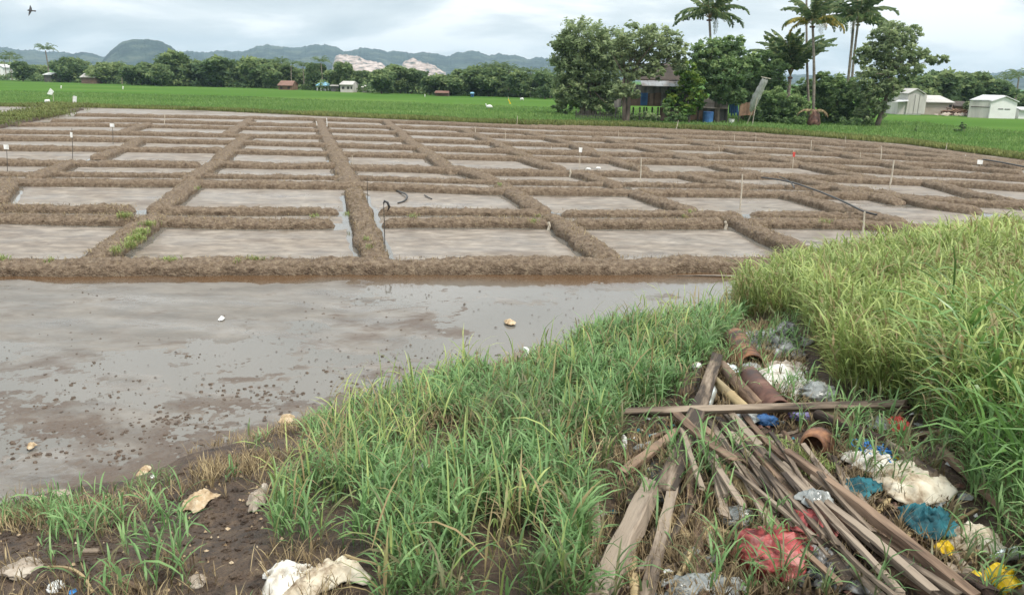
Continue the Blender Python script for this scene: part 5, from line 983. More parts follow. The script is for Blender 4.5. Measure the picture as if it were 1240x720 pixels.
blob_obj('red_wrapper', 'pink and red wrapper right of the horizontal plank end, above the branch', 'wrapper', (1047, 505), 10, 6, M['pinkred'], 24, .8, .25, 4, lift=.08)
sheet_obj('red_scrap', 'small bright red plastic scrap beyond the blue cord', 'plastic scrap', (1087, 526), 12, 7, M['red'], 25, .05, .06, lift=.08, rot=-.6)
sheet_obj('pale_wrapper', 'pale bluish wrapper left of the bright red scrap', 'wrapper', (1067, 523), 14, 7, M['clearfilm'], 26, .05, .06, lift=.06)
sheet_obj('cream_sack', 'large cream sack folded over right of the fan of strips', 'sack', (1098, 592), 40, 20, M['tansack'], 27, .09, .07, lift=.04, rot=.15, lob=.25)
sheet_obj('dirty_rag', 'dirty white rag between the blue cord and the cream sack', 'rag', (1052, 572), 24, 11, M['sack'], 28, .07, .08, lift=.05)
sheet_obj('teal_cloth', 'smaller teal cloth beside the dark outer strip, left of the cream sack', 'cloth', (1037, 598), 24, 9, M['teal'], 29, .06, .08, lift=.04)
sheet_obj('teal_cloth', 'larger dark teal cloth below the cream sack', 'cloth', (1122, 640), 27, 14, M['teal'], 30, .05, .13, lift=.04, fr=10)
sheet_obj('grey_white_sack', 'flattened dirty white sack in grass right of the larger teal cloth', 'sack', (1182, 657), 28, 11, M['tansack'], 31, .06, .05, rot=-.4)
sheet_obj('yellow_rag', 'small yellow plastic scrap just right of the blue cord', 'plastic scrap', (1086, 560), 8, 6, M['yellow'], 32, .05, .05, lift=.05)
sheet_obj('yellow_scrap', 'yellow plastic scrap half under the fan, left of the flattened sack', 'plastic scrap', (1142, 674), 9, 5, M['yellow'], 33, .04, .04, lift=.05)
blob_obj('red_net_bag', 'red net bag stuffed full, lying against the left edge of the fan', 'net bag', (936, 680), 37, 27, M['redbag'], 34, .85, .30, 4.5, rot=.5)
blob_obj('red_net_bag', 'knotted neck half of a red net bag above the stuffed one', 'net bag', (980, 652), 31, 16, M['redbag'], 35, .9, .34, 4.8, rot=.2, lift=.05)
sheet_obj('clear_film', 'clear film draped over the neck of the red net bag', 'plastic film', (985, 634), 20, 7, M['clearfilm'], 36, .05, .07, lift=.16)
sheet_obj('clear_film', 'shiny crumpled clear film at the foot of the fan below the red bag', 'plastic film', (1000, 700), 46, 22, M['silver'], 37, .06, .11, fr=10, lob=.4)
sheet_obj('grey_film', 'dull grey plastic film along the bottom edge left of the red bag', 'plastic film', (850, 712), 66, 12, M['clearfilm'], 38, .05, .07, fr=10)
blob_obj('clear_bag', 'clear plastic bag between the mottled bamboo and the red net bag', 'plastic bag', (893, 630), 18, 12, M['clearfilm'], 39, .8, .25, 4)
sheet_obj('dark_film', 'dark plastic film under the slats in the pile middle', 'plastic film', (805, 585), 30, 20, M['black'], 40, .03, .04, lift=.01)
sheet_obj('white_rag', 'bright white rag at the bottom edge left of the cream rag', 'rag', (345, 707), 28, 15, M['sack'], 41, .09, .07)
sheet_obj('cream_rag', 'cream rag spread out at the bottom edge between soil and grass', 'rag', (404, 700), 46, 16, M['tansack'], 42, .09, .09, lob=.45)
sheet_obj('twisted_rag', 'tan twisted rag with a knotted head on the soil at left', 'rag', (240, 610), 21, 9, M['husk'], 43, .06, .08, rot=-.3, lob=.7)
sheet_obj('grey_rag', 'small grey-white rag on the soil right of the tan twisted one', 'rag', (313, 610), 12, 12, M['rag'], 44, .06, .08, lob=.5)
sheet_obj('grey_sheet', 'dull grey sack sunk in the middle of the green grass', 'sack', (662, 518), 22, 20, M['rag'], 45, .10, .08, lob=.4)
sheet_obj('pale_plate', 'pale grey film caught in grass near the water, left of centre', 'plastic film', (488, 531), 13, 7, M['clearfilm'], 46, .05, .04, lift=.05)
blob_obj('red_scrap', 'faded red scrap at the left margin of the grass', 'plastic scrap', (420, 546), 8, 5, M['pinkred'], 47, .8, .2, 3)
blob_obj('blue_scrap', 'small light blue scrap down in the green grass', 'plastic scrap', (516, 576), 5, 7, M['clear'], 48, .8, .2, 3, lift=.08)
blob_obj('bottle_cap', 'small blue bottle cap on the soil at the bottom left edge', 'bottle cap', (88, 716), 4, 3, M['blue'], 49, .8, .05, 2)
blob_obj('grey_scrap', 'grey crumpled scrap on the soil left of the white rag', 'plastic scrap', (240, 706), 9, 8, M['rag'], 50, .8, .25, 4)
for (x, y, rx_, ry_, m_, lab) in [(347, 508, 8, 5, 'husk', 'tan corn husk on the mud tip right of the wide water streak'), (425, 506, 11, 8, 'husk', 'tan broken husk in the small puddle beside the grass'), (175, 572, 5, 6, 'husk', 'upright tan husk on the water edge at left'), (47, 606, 8, 4, 'husk', 'orange-tan husk on the water edge near the left picture edge'), (74, 599, 9, 5, 'rag', 'greyish white lump right of the orange-tan husk at the water edge'),
                           (186, 577, 3, 2.5, 'white', 'tiny white scrap right of the upright tan husk'), (563, 445, 9, 4, 'husk', 'flat tan husk at the water edge of the green grass'), (571, 456, 4, 4, 'white', 'white cup-like scrap just below the flat tan husk'), (571, 469, 5, 4, 'white', 'lower of the two white scraps below the flat tan husk'), (638, 427, 4, 6, 'white', 'upright white scrap on the crumbled earth ridge'), (617, 391, 6, 3, 'husk', 'tan lump lying out on the wet mud'),
                           (268, 387, 3, 1.5, 'white', 'tiny white flake on the mud at left centre'), (37, 542, 4, 2.5, 'husk', 'pale husk flake on the rough mud at left'), (558, 700, 3, 3, 'husk', 'small pale seed husk in the grass at the bottom'), (30, 690, 18, 8, 'rag', 'matted root and string tangle at the lower left corner'), (68, 712, 8, 6, 'white', 'white lump at the bottom left beside the blue cap'), (1226, 312, 10, 6, 'white', 'white plastic sheet end showing through the grass at the right edge'), (1222, 430, 12, 12, 'black', 'dark bag down in the grass at the right edge'), (1232, 436, 5, 5, 'blue', 'blue scrap on the dark bag at the right edge')]:
    d_ = P(x, y)[:2]
    if bank_d(np.array([d_[0]]), np.array([d_[1]]))[0] < 0: sheet_obj('husk' if m_ == 'husk' else 'litter_scrap', lab, 'litter', (x, y), rx_, ry_, M[m_], int(x), .04, .03, on_mud=True, lift=.01)
    else: blob_obj('husk' if m_ == 'husk' else 'litter_scrap', lab, 'litter', (x, y), rx_, ry_, M[m_], int(x), .8, .2, 3)
# white foam scraps on the first near bund edge
for (x, y, lab) in [(140, 328, 'left white foam scrap floating at the foot of the long near bund'), (145, 327, 'right white foam scrap floating at the foot of the long near bund')]:
    sheet_obj('foam_scrap', lab, 'litter', (x, y), 2.5, 1.5, M['white'], int(x), .04, .03, on_mud=True)
for (x, y, lab) in [(712, 206, 'left of two white plastic bits on a middle field bund'), (724, 205, 'right, longer one of two white plastic bits on a middle field bund')]:
    p = P(x, y, .33); mb = MB(); mb.tube([p+np.array((-.1, 0, 0)), p+np.array((-.04, .02, .06)), p+np.array((.08, 0, .05)), p+np.array((.13, 0, 0))], [.02, .05, .05, .02], 7); tag(mb.build('plastic_scrap', M['white'], None, p, True), lab, 'litter')
# blue cord tangle
c = PT(1062, 552, .06); r = np.random.default_rng(88); pts = [c]
for k in range(120): pts.append(c+np.array((.11*math.sin(k*.83)+.04*r.normal(), .09*math.cos(k*.61)+.04*r.normal(), .03+.05*abs(math.sin(k*.37))+.01*r.normal())))
e_ = PT(1086, 578, .05); pts += [c+(e_-c)*t+np.array((0, 0, .06*math.sin(3*t))) for t in np.linspace(.4, 1, 5)]
q = np.array(pts); q = np.stack([np.interp(np.linspace(0, len(q)-1, 420), np.arange(len(q)), q[:, i]) for i in range(3)], -1); q[1:-1] = (q[:-2]+q[1:-1]+q[2:])/3
mb = MB(); mb.tube(list(q), .006, 5); tag(mb.build('cord_tangle', M['blue'], None, c, True), 'tangle of bright blue plastic cord beyond the cream sack', 'cord')
# yellow can at the lower right corner
c = PT(1214, 700, .1); d_ = np.linalg.norm(c-np.array((0, 0, CAMH)))/F; root = thing('yellow_container', 'bright yellow plastic container lying open at the lower right corner', 'container', c)
X_, Y_, Z_ = 13*d_, 8*d_, 9*d_; mb = MB(); V = []
for (sy, sc) in ((-1, .85), (-.9, 1), (.7, 1), (.95, .8)):
    for a in np.linspace(0, 2*math.pi, 16, endpoint=False):
        ca, sa = math.cos(a), math.sin(a); ex_ = .55; V.append((X_*sc*np.sign(ca)*abs(ca)**ex_, Y_*1.6*sy, Z_*sc*np.sign(sa)*abs(sa)**ex_))
Fs = [(i*16+k, i*16+(k+1) % 16, (i+1)*16+(k+1) % 16, (i+1)*16+k) for i in range(3) for k in range(16)]+[tuple(range(48, 64))]
me = bpy.data.meshes.new('body'); me.from_pydata(V, [], Fs); o = link('body', me, M['yellow'], root); o.rotation_euler = (.5, .45, .7); md = o.modifiers.new('thick', 'SOLIDIFY'); md.thickness = .006
me = bpy.data.meshes.new('handle'); hb = MB(); hb.tube([(-X_*.6, 0, Z_), (-X_*.5, 0, Z_*1.5), (X_*.3, 0, Z_*1.5), (X_*.5, 0, Z_)], X_*.16, 7); me.from_pydata(hb.v, [], hb.f); o = link('handle', me, M['yellow'], root); o.rotation_euler = (.5, .45, .7)
sheet_obj('yellow_flap', 'flat yellow plastic flap left of the yellow container', 'plastic scrap', (1186, 716), 12, 6, M['yellow'], 52, .03, .02, lift=.06)

# ================================================================ FARMHOUSE GROVE, SHEDS, FLAGS
def wbox(mb, x0, y0, x1, y1, D, t, z0=None):
    a = W(x0, y0, D); b = W(x1, y1, D); mb.box((a[0], D, a[2]), (b[0], D+t, b[2] if z0 is None else z0)); return mb
def wroof(mb, pts_front, pts_back, D0, D1, th=.06):   # sloped sheet: lower front edge (two px) and upper back edge (two px)
    f = [W(x, y, D0) for x, y in pts_front]; b = [W(x, y, D1) for x, y in pts_back]; return mb.prism([f[0], f[1], b[1], b[0]], (0, 0, th))
def boards(x0, x1, y0, y1, D, n, m, root, seed, name='board', t=.05):
    r = np.random.default_rng(seed); xs = np.linspace(x0, x1, n+1)
    for k in range(n): mb = MB(); wbox(mb, xs[k]+.06, y0+r.uniform(-.3, .3), xs[k+1]-.06, y1+r.uniform(-.3, .4), D+r.uniform(0, .04), t); mb.build(name, m, root)
hb_ = P(783, 148, .1); HD = hb_[1]+1.5; root = thing('stilt_house', 'old wooden house on stilts with a rusty roof and blue curtain in the grove', 'house', (W(783, 148, HD)[0], HD, .1))
mb = MB(); wroof(mb, [(770, 97), (828, 99)], [(782, 78), (820, 79)], HD-.6, HD+2.6, .12); mb.build('roof', M['thatch'], root)
mb = MB(); wroof(mb, [(820, 79), (782, 78)], [(830, 96), (774, 95)], HD+2.6, HD+5.6, .12); mb.build('back_roof', M['thatch'], root)
for k in range(6):
    x0 = 775+k*8.6; mb = MB(); wroof(mb, [(x0+2.2, 104.4+.15*k), (x0+10.6, 104.5+.15*k)], [(x0, 96+.15*k), (x0+8.4, 96.1+.15*k)], HD-1.7, HD-.2, .05+.012*(k % 2)); mb.build('zinc_panel', M['zinc'], root)
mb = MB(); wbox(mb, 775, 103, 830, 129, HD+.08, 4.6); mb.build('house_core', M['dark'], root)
boards(773, 808, 103, 113, HD-.05, 10, M['greyboards'], root, 1, 'upper_board'); boards(760, 776, 113, 128, HD-.05, 5, M['boards'], root, 2); boards(784, 800, 112.5, 128.5, HD-.05, 5, M['boards'], root, 3); boards(800, 823, 113, 129, HD-.05, 7, M['greyboards'], root, 4)
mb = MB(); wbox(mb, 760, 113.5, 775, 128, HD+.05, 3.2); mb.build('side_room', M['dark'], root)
mb = MB()
xs = np.linspace(776.2, 783.6, 15)
for k in range(14): a = W(xs[k], 112.5, HD); b = W(xs[k+1], 127.5, HD); mb.box((a[0], HD-.08+.03*(k % 2), a[2]), (b[0]+.004, HD-.02+.03*(k % 2), b[2]))
mb.build('curtain', M['bluecloth'], root)
mb = MB(); wbox(mb, 758, 128, 830, 129.4, HD-.2, 5.2); mb.build('floor_beam', M['boards'], root)
for k, (x, dy) in enumerate([(759, 0), (767, 3), (775, 0), (783, 0), (790, 2.5), (797, 0), (805, 3), (813, 0), (822, 0), (762, 4.8), (780, 4.8), (800, 4.8)]):
    a = W(x, 129.4, HD+dy); mb = MB(); mb.tube([(a[0], HD+dy, a[2]-.02), (a[0]+.03, HD+dy, .0)], .09, 6); mb.build('stilt', M['darkstake'], root)
boards(800, 826, 130, 146, HD-.1, 9, M['boards'], root, 5, 'lower_board'); boards(744, 752, 120, 130, HD+1, 3, M['greyboards'], root, 6, 'porch_board')
mb = MB(); a = W(746, 130, HD+1); mb.tube([(a[0], HD+1, a[2]), (a[0], HD+1, 0)], .08, 6); mb.build('porch_post', M['darkstake'], root)
SDp = P(862, 149, .1)[1]+.8; root = thing('tan_shed', 'low tan plank shed with a slanted pale roof right of the stilt house', 'shed', (W(862, 149, SDp)[0], SDp, .1))
for k in range(5): mb = MB(); x0 = 847+k*7; wroof(mb, [(x0, 131.2+.1*k), (x0+6.9, 131.3+.1*k)], [(x0-1, 118.5), (x0+5.9, 118.5)], SDp-.8, SDp+1.8, .04+.012*(k % 2)); mb.build('roof_sheet', M['tanboards'], root)
boards(850, 876, 132, 146, SDp, 8, M['greyboards'], root, 7); boards(836, 850, 127, 145, SDp-.2, 5, M['orangeboards'], root, 8, 'orange_board')
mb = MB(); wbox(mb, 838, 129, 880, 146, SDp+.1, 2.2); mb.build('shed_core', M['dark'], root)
for x in (846, 881): a = W(x, 131, SDp-.6); mb = MB(); mb.tube([(a[0], SDp-.6, a[2]), (a[0], SDp-.6, 0)], .07, 6); mb.build('post', M['darkstake'], root)
def cyl_thing(name, label, cat, px, wpx, top, m, D):
    b = W(px, 148, D); t = W(px, top, D)[2]; R_ = wpx*D/F/2; mb = MB(); z0 = .1
    mb.tube([(b[0], D, z0), (b[0], D, z0+.08), (b[0], D, (z0+t)/2-.03), (b[0], D, (z0+t)/2), (b[0], D, (z0+t)/2+.03), (b[0], D, t-.05), (b[0], D, t)], [R_*.93, R_, R_, R_*1.05, R_, R_, R_*.9], 14); return tag(mb.build(name, m, None, (b[0], D, z0), False), label, cat)
cyl_thing('water_drum', 'blue water drum in front of the tan shed wall', 'drum', 857, 12, 135, M['bluecloth'], SDp-1.2)
bk = W(885.5, 148, SDp-1); root = thing('white_bucket', 'white square bucket on the grass at the right end of the tan shed', 'bucket', (bk[0], SDp-1, .1)); mb = MB(); R_ = 3.6*SDp/F
mb.tube([(bk[0], SDp-1, .1), (bk[0], SDp-1, .5), (bk[0], SDp-1, .56), (bk[0], SDp-1, .56), (bk[0], SDp-1, .15)], [R_*.75, R_, R_*1.08, R_*.9, R_*.7], 10, cap=False); mb.build('body', M['white'], root)
mb = MB(); mb.tube([(bk[0]-R_, SDp-1, .54), (bk[0]-R_*.6, SDp-1.1, .72), (bk[0]+R_*.6, SDp-1.1, .72), (bk[0]+R_, SDp-1, .54)], .012, 5); mb.build('handle', M['darkstake'], root)
# tarp on a line
D = SDp+.3; root = thing('blue_tarp', 'blue tarp hanging under the tree between the tan shed and the net sleeve', 'tarp', (W(888, 148, D)[0], D, .1)); V = []; Fs = []; nx_, nz2 = 22, 8
for j in range(nz2):
    for i in range(nx_): q = W(883+11*i/(nx_-1), 124+14.5*j/(nz2-1)*(1-.15*math.sin(i*.9)), D); V.append((q[0], D+.10*math.sin(i*1.3+j*.3), q[2]))
for j in range(nz2-1):
    for i in range(nx_-1): Fs.append((j*nx_+i, j*nx_+i+1, (j+1)*nx_+i+1, (j+1)*nx_+i))
mb = MB(); mb.add(V, Fs); o = mb.build('cloth', M['bluecloth'], root, smooth=True); o.modifiers.new('t', 'SOLIDIFY').thickness = .02
mb = MB(); a = W(881, 124, D); b = W(896, 124, D); mb.tube([a, b], .04, 5); mb.tube([b, (b[0], D, 0)], .05, 5); mb.build('frame', M['darkstake'], root)
boards2 = thing('board_fence', 'low panel of orange-brown boards under the dark tree behind the net sleeve', 'fence', (W(903, 148, SDp+1)[0], SDp+1, .1))
boards(896, 913, 124, 140, SDp+1, 6, M['orangeboards'], boards2, 12)
# net sleeve on a slanted pole
D = P(903, 152, .1)[1]; a = P(903, 152, .0); b = W(928, 94, D); root = thing('net_sleeve', 'long whitish net sleeve hanging on a slanted pole in front of the grove', 'net', a)
mb = MB(); mb.tube([a-np.array((0, 0, .2)), b], .04, 6); mb.build('pole', M['stake'], root)
u = b-a; mb = MB(); pts = [a+u*t+np.array((-.16*math.sin(t*3), -.05, 0)) for t in np.linspace(.30, .97, 14)]; rr = [.10, .22, .30, .36, .38, .40, .40, .38, .38, .36, .34, .33, .32, .30]; mb.tube(pts, [q*(1+.08*math.sin(i*2.3)) for i, q in enumerate(rr)], 12, cap=False)
V = mb.v; o = mb.build('sleeve', None, root, smooth=True); ms = mat('white_net', [(0.35, (.26, .27, .24)), (0.6, (.50, .50, .47))], 3, rough=(.7, .9), bump=.4, alpha=.9, stretch=(6, 6, .4)); o.data.materials.append(ms)
mb = MB(); q = b; mb.tube([q+np.array((-.5, 0, .05)), q+np.array((.45, 0, -.12))], .035, 5); mb.build('crossbar', M['stake'], root)
mb = MB(); a2 = W(897, 132, D); mb.tube([W(911, 150, D)+np.array((0, 0, -.2)), W(917, 118, D)], .035, 5); mb.build('brace', M['stake'], root)
# dark stick fence under the first tree
root = thing('stick_fence', 'low dark fence of sticks and netting round the foot of the largest olive-green tree', 'fence', P(720, 146, .1)); r = np.random.default_rng(41)
for k in range(46):
    x = 697+k*1.45; b = P(x, 145+k*.05, .05); mb = MB(); h = r.uniform(.55, 1.0); mb.tube([b, b+np.array((r.normal()*.05, r.normal()*.05, h))], .035, 4); mb.build('stick', M['darkstake'], root)
mb = MB(); a = P(697, 145, .1); b = P(763, 147.3, .1)
for z_ in (.25, .5): mb.tube([a+np.array((0, .04, z_)), b+np.array((0, .04, z_))], .02, 4)
mb.build('rail', M['darkstake'], root)
# flags and markers in the rice
def flag(base, top, label, quad, name='cloth_flag', m='white'):
    b = P(*base, .1); t = W(*top, b[1]); root = thing(name, label, 'flag', b); mb = MB(); mb.tube([b-np.array((0, 0, .1)), t], .03, 5); mb.build('pole', M['stake'], root)
    mb = MB(); mb.prism([W(x, y, b[1]-.05) for x, y in quad], (0, -.04, 0)); mb.build('cloth', M[m], root)
flag((65, 125), (64, 112), 'white kite-shaped flag on a stick at the far left verge', [(57, 114), (61, 107), (65.5, 111), (63, 115)])
flag((88, 128), (88, 117), 'upright folded white plastic strip on the verge right of the white kite-shaped flag', [(88, 128.5), (89, 116), (93, 117), (92.5, 127)])
flag((74, 108), (74, 104), 'tiny pale green flag in the rice at left', [(73.3, 107), (73.5, 103.5), (75, 104), (74.6, 107)])
flag((149, 109), (149, 105), 'tiny pale flag in the rice below the domed hill', [(148.3, 108), (148.5, 104), (149.8, 105), (149.4, 108)])
flag((514.5, 118), (514.5, 114), 'tiny white marker in rice before the brown-roofed far hut', [(514, 117), (514.2, 114), (515, 114.2), (515, 117)])
flag((617, 126), (615.5, 117), 'yellow leaning stick flag in the rice left of the grove', [(615, 120), (616, 120), (619, 126), (617.4, 126)], m='yellow')
b = P(592, 134, .1); root = thing('white_goose', 'white goose-like bird standing in the rice left of the grove', 'bird', b); mb = MB()
mb.tube([b+np.array((-.34, 0, .45)), b+np.array((-.22, 0, .5)), b+np.array((0, 0, .5)), b+np.array((.26, 0, .5)), b+np.array((.5, 0, .42))], [.03, .16, .24, .19, .03], 10); mb.tube([b+np.array((-.25, 0, .52)), b+np.array((-.38, 0, .68)), b+np.array((-.37, 0, .82)), b+np.array((-.46, 0, .82))], [.1, .055, .06, .02], 8); mb.build('body', M['white'], root, smooth=True)
mb = MB()
for s_ in (-.06, .1): mb.tube([b+np.array((s_, 0, .4)), b+np.array((s_, 0, -.05))], .015, 5)
mb.build('legs', M['yellow'], root)
for (x, y, lab) in [(58, 126, 'dark-and-white bundle on the mound left of the kite-shaped flag'), (632, 122, 'tiny white bag in the rice right of the yellow leaning stick')]:
    p = P(x, y, .2); mb = MB(); mb.tube([p+np.array((-.3, 0, 0)), p+np.array((-.15, 0, .3)), p+np.array((.1, 0, .35)), p+np.array((.3, 0, .05))], [.05, .22, .2, .05], 8); tag(mb.build('cloth_bundle', M['white'], None, p, True), lab, 'bundle')
# bird in the sky
c = W(37, 13, 32); root = thing('flying_bird', 'dark bird flying in the sky at the upper left corner', 'bird', c); mb = MB(); mb.tube([c+np.array((-.13, 0, .01)), c+np.array((-.07, 0, .01)), c+np.array((0, 0, 0)), c+np.array((.1, 0, -.01)), c+np.array((.19, 0, -.01))], [.005, .03, .035, .02, .03], 7); mb.build('body', M['bird'], root, smooth=True)
for s_, nm in ((1, 'wing'), (-1, 'wing')):
    mb = MB(); mb.prism([c+np.array((-.06, 0, .0)), c+np.array((.05, 0, .0)), c+np.array((.02, .06*s_, .10*s_)), c+np.array((-.05, .1*s_, .21*s_)), c+np.array((-.06, .05*s_, .10*s_))], (0, .012, 0)); mb.build(nm, M['bird'], root)
# ---- far huts and sheds
def gable(name, label, x0, x1, ytop, yeave, ybase, D, depth, wall, roof, ridge_along=True, door=None, extra=None, inset=1.0, cat='building'):
    root = thing(name, label, cat, (W((x0+x1)/2, ybase, D)[0], D, .1)); a = W(x0, yeave, D); b = W(x1, yeave, D); top = W((x0+x1)/2, ytop, D)[2]; ez = (a[2]+b[2])/2; mb = MB(); i_ = inset*D/F
    mb.box((a[0]+i_, D, .05), (b[0]-i_, D+depth, ez-.03)); mb.build('wall', M[wall], root)
    if ridge_along:
        mb = MB(); mid = D+depth/2; th = .12
        mb.prism([(a[0], D-.4, ez), (b[0], D-.4, ez), (b[0]-i_, mid, top), (a[0]+i_, mid, top)], (0, 0, th)); mb.prism([(b[0], D+depth+.4, ez), (a[0], D+depth+.4, ez), (a[0]+i_, mid, top), (b[0]-i_, mid, top)], (0, 0, th)); mb.build('roof', M[roof], root)
        mb = MB(); mb.prism([(a[0]+i_, D, ez-.03), (a[0]+i_, mid, top-.02), (a[0]+i_, D+depth, ez-.03)], (.1, 0, 0)); mb.prism([(b[0]-i_, D, ez-.03), (b[0]-i_, mid, top-.02), (b[0]-i_, D+depth, ez-.03)], (-.1, 0, 0)); mb.build('gable', M[wall], root)
    else:
        mb = MB(); xm = (a[0]+b[0])/2
        mb.prism([(a[0]-i_*.4, D-.25, ez), (xm, D-.25, top), (xm, D+depth, top), (a[0]-i_*.4, D+depth, ez)], (0, 0, .1)); mb.prism([(xm, D-.25, top), (b[0]+i_*.4, D-.25, ez), (b[0]+i_*.4, D+depth, ez), (xm, D+depth, top)], (0, 0, .1)); mb.build('roof', M[roof], root)
        mb = MB(); mb.prism([(a[0]+i_, D+.01, ez-.03), (b[0]-i_, D+.01, ez-.03), (xm, D+.01, top-.03)], (0, .1, 0)); mb.build('gable', M[wall], root)
    if door:
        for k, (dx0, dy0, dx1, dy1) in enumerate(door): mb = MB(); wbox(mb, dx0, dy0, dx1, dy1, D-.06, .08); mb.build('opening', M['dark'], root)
    return root
D1 = P(333+12, 109, .1)[1]; gable('far_hut', 'small hut with a red-brown roof at the foot of the far line', 336, 355, 98.5, 104, 108, D1, 5, 'orangeboards', 'redroof', door=[(339, 105, 342, 108), (348, 105, 351, 108)])
D2 = P(390, 110, .1)[1]; root = thing('blue_pavilion', 'open white pavilion with a light blue roof before the far line', 'pavilion', (W(391, 110, D2)[0], D2, .1)); a = W(382.5, 104, D2); b = W(399, 104, D2); tz = W(390, 100, D2)[2]
mb = MB(); mb.prism([(a[0], D2-.3, a[2]), (b[0], D2-.3, b[2]), (b[0]-.6, D2+2.5, tz), (a[0]+.6, D2+2.5, tz)], (0, 0, .12)); mb.prism([(b[0], D2+5.3, a[2]), (a[0], D2+5.3, a[2]), (a[0]+.6, D2+2.5, tz), (b[0]-.6, D2+2.5, tz)], (0, 0, .12)); mb.build('roof', M['blueroof'], root)
for x in (384, 388.5, 393.5, 397.5):
    for dy in (0, 4.6): q = W(x, 104, D2); mb = MB(); mb.box((q[0]-.13, D2+dy, .05), (q[0]+.13, D2+dy+.26, a[2]-.02)); mb.build('column', M['plaster'], root)
mb = MB(); mb.box((a[0]+.3, D2+3.5, .05), (b[0]-.3, D2+3.6, a[2]-.6)); mb.build('back_wall', M['greyplaster'], root)
gable('far_house', 'unfinished grey house with a hipped grey roof right of the blue-roofed pavilion', 411, 428, 99, 103, 111, P(420, 112, .1)[1], 6, 'greyplaster', 'greyroof', door=[(414, 105, 417, 108), (420, 105, 423, 108), (424.5, 105, 426.5, 108)])
gable('lean_to', 'low dark lean-to joining the pavilion and the unfinished grey house', 399.5, 410.5, 103, 104.5, 110.5, P(405, 111, .1)[1]+1, 3, 'greyboards', 'greyroof')
gable('far_hut', 'tiny grey hut right of the unfinished grey house', 437, 447, 103.5, 106.5, 111, P(442, 112, .1)[1], 3, 'greyplaster', 'greyroof')
gable('far_hut', 'long low brown-roofed hut at the foot of the far palms', 526, 544, 110.8, 113, 115.5, P(535, 116.5, .1)[1], 3, 'boards', 'redroof')
gable('far_hut', 'small blue hut under the far palm grove', 569, 574, 112.5, 113.5, 116.5, P(572, 117.5, .1)[1], 3, 'bluecloth', 'blueroof')
gable('far_house', 'white gable end at the left picture edge of the far line', -7, 4, 78, 82, 86, P(0, 98, .1)[1]+22, 6, 'plaster', 'paleroof', False)
gable('far_house', 'low house with a bright white roof near the tallest lone palm', 52, 63, 88.5, 91, 94, P(58, 99.5, .1)[1]+1, 5, 'greyboards', 'paleroof')
gable('far_house', 'brown hut with a tilted white roof sheet left of the domed hill foot', 97, 116, 89.5, 94, 98, P(106, 101.5, .1)[1]+1, 4, 'boards', 'greyroof')
D3 = P(1105, 139, .1)[1]; root = gable('grey_barn', 'tall narrow grey plastered building at the left of the sheds', 1099, 1120, 108, 114, 139, D3, 6, 'greyplaster', 'greyroof', False)
mb = MB(); wroof(mb, [(1084, 124), (1100, 123)], [(1088, 121), (1100, 119)], D3-1, D3+3, .1); mb.build('side_roof', M['paleroof'], root); mb = MB(); wbox(mb, 1088, 124, 1099, 138, D3+.2, 4, .05); mb.build('side_wall', M['greyplaster'], root)
for k in range(7): mb = MB(); x = 1100.3+k*2.75; wbox(mb, x, 114.6, x+2.5, 138, D3-.03-.02*(k % 2), .06); mb.build('wall_panel', M['greyplaster'], root)
gable('long_shed', 'long low block-built shed with a grey sheet roof beside the tall narrow building', 1117, 1155, 117, 124.5, 139, D3+1.5, 8, 'brickwall', 'greyroof', door=[(1150, 127, 1152.5, 130)])
gable('brown_hut', 'low hut with a brown hipped roof between the two larger sheds', 1154, 1180, 124, 129, 139, D3+3, 6, 'orangeboards', 'thatch')
D4 = P(1215, 143.5, .1)[1]; root = gable('white_shed', 'white gabled shed with a bright sheet roof and a narrow dark slot in its front', 1200, 1233, 117, 123.5, 143, D4, 2.2, 'plaster', 'paleroof', False, door=[(1209, 131.6, 1215, 132.5), (1217, 131.9, 1223.5, 132.8)], inset=.6)
mb = MB(); a = W(1174, 121.8, D4+1.5); b = W(1201, 122.2, D4+.1); c_ = W(1217, 116.6, D4+.3); e2 = W(1190, 115.8, D4+5); mb.prism([a, b, c_, e2], (0, 0, .12)); mb.build('long_roof', M['paleroof'], root)
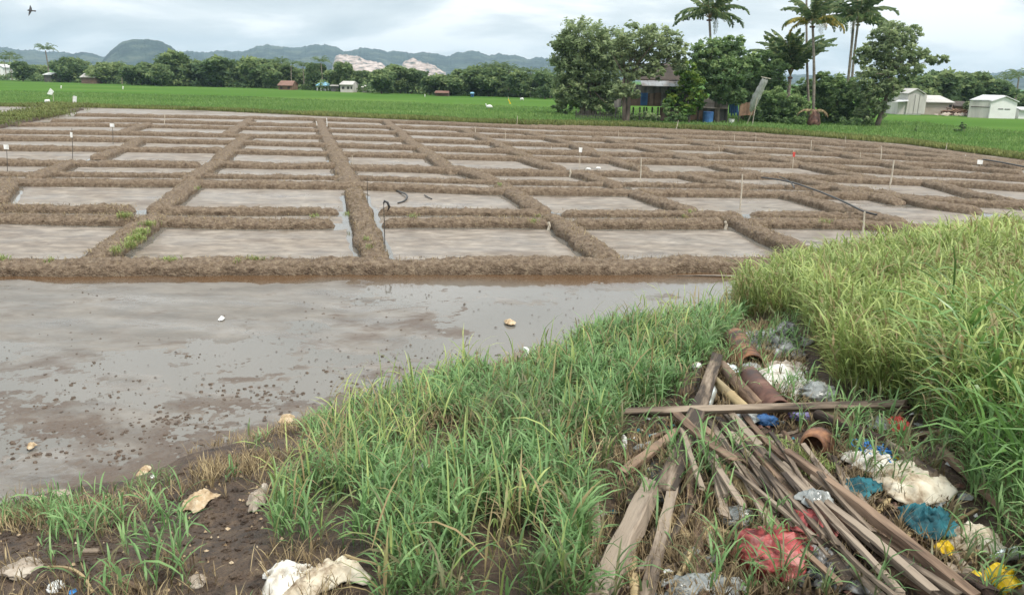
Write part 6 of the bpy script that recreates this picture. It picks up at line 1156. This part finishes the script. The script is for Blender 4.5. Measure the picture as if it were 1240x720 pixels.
mb = MB(); f0 = W(1175.5, 122.6, D4+1.5); g0 = W(1200, 123, D4+.2); mb.prism([(f0[0], f0[1], .05), (g0[0], g0[1], .05), (g0[0], g0[1], g0[2]), (f0[0], f0[1], f0[2])], (0, .2, 0)); mb.build('side_wall', M['greyplaster'], root)
mb = MB(); b = W(1188, 129.5, D4+.8); f1 = W(1175.5, 129.2, D4+1.45); g1 = W(1200, 130, D4+.15); mb.tube([f1-np.array((0, .05, 0)), g1-np.array((0, .05, 0))], .05, 5); mb.build('wall_band', M['darkstake'], root)
gable('white_wall_house', 'white wall cut by the right picture edge beside the gabled shed', 1233.5, 1262, 131, 134, 144, D4+.5, 3, 'plaster', 'paleroof')
# rubble and timber heap in front of the sheds
hp = P(1158, 140, .1); D5 = hp[1]; r = np.random.default_rng(33); root = thing('timber_heap', 'heap of orange timber and pale rubble in front of the long low shed', 'heap', hp)
for k in range(34):
    x = r.uniform(1142, 1172); z = r.uniform(.1, 1.3)*(1-abs(x-1157)/22); p = np.array((W(x, 140, D5)[0], D5+r.uniform(-1, 1.2), z)); q = np.array((r.normal()*.9, r.normal()*.5, r.normal()*.18)); mb = MB(); mb.tube([p-q, p+q], .09, 4); mb.build('timber', M[('orangeboards', 'orangeboards', 'boards')[k % 3]], root)
for k in range(16):
    x = r.uniform(1128, 1172); p = np.array((W(x, 140, D5)[0], D5-.8+r.normal()*.3, .1)); s = r.uniform(.2, .5); mb = MB(); mb.tube([p, p+np.array((.05, 0, s*.5)), p+np.array((0, 0, s))], [s*1.1, s*.9, s*.2], 6); mb.build('rubble_block', M['tanboards'], root)
# ================================================================ AIR
mb = MB(); mb.box((-5200, -150, -1.6), (5200, 5200, 190)); hz = mb.build('haze', None); tag(hz, 'thin pale haze over the whole plain', 'haze', kind='stuff')
hm = bpy.data.materials.new('haze'); hm.use_nodes = True; n = hm.node_tree.nodes; n.remove(n['Principled BSDF']); pv = n.new('ShaderNodeVolumePrincipled'); pv.inputs['Color'].default_value = (.62, .83, 1.0, 1)
pv.inputs['Density'].default_value = HAZE_DENSITY; pv.inputs['Anisotropy'].default_value = .2; hm.node_tree.links.new(pv.outputs[0], n['Material Output'].inputs['Volume']); hz.data.materials.append(hm)
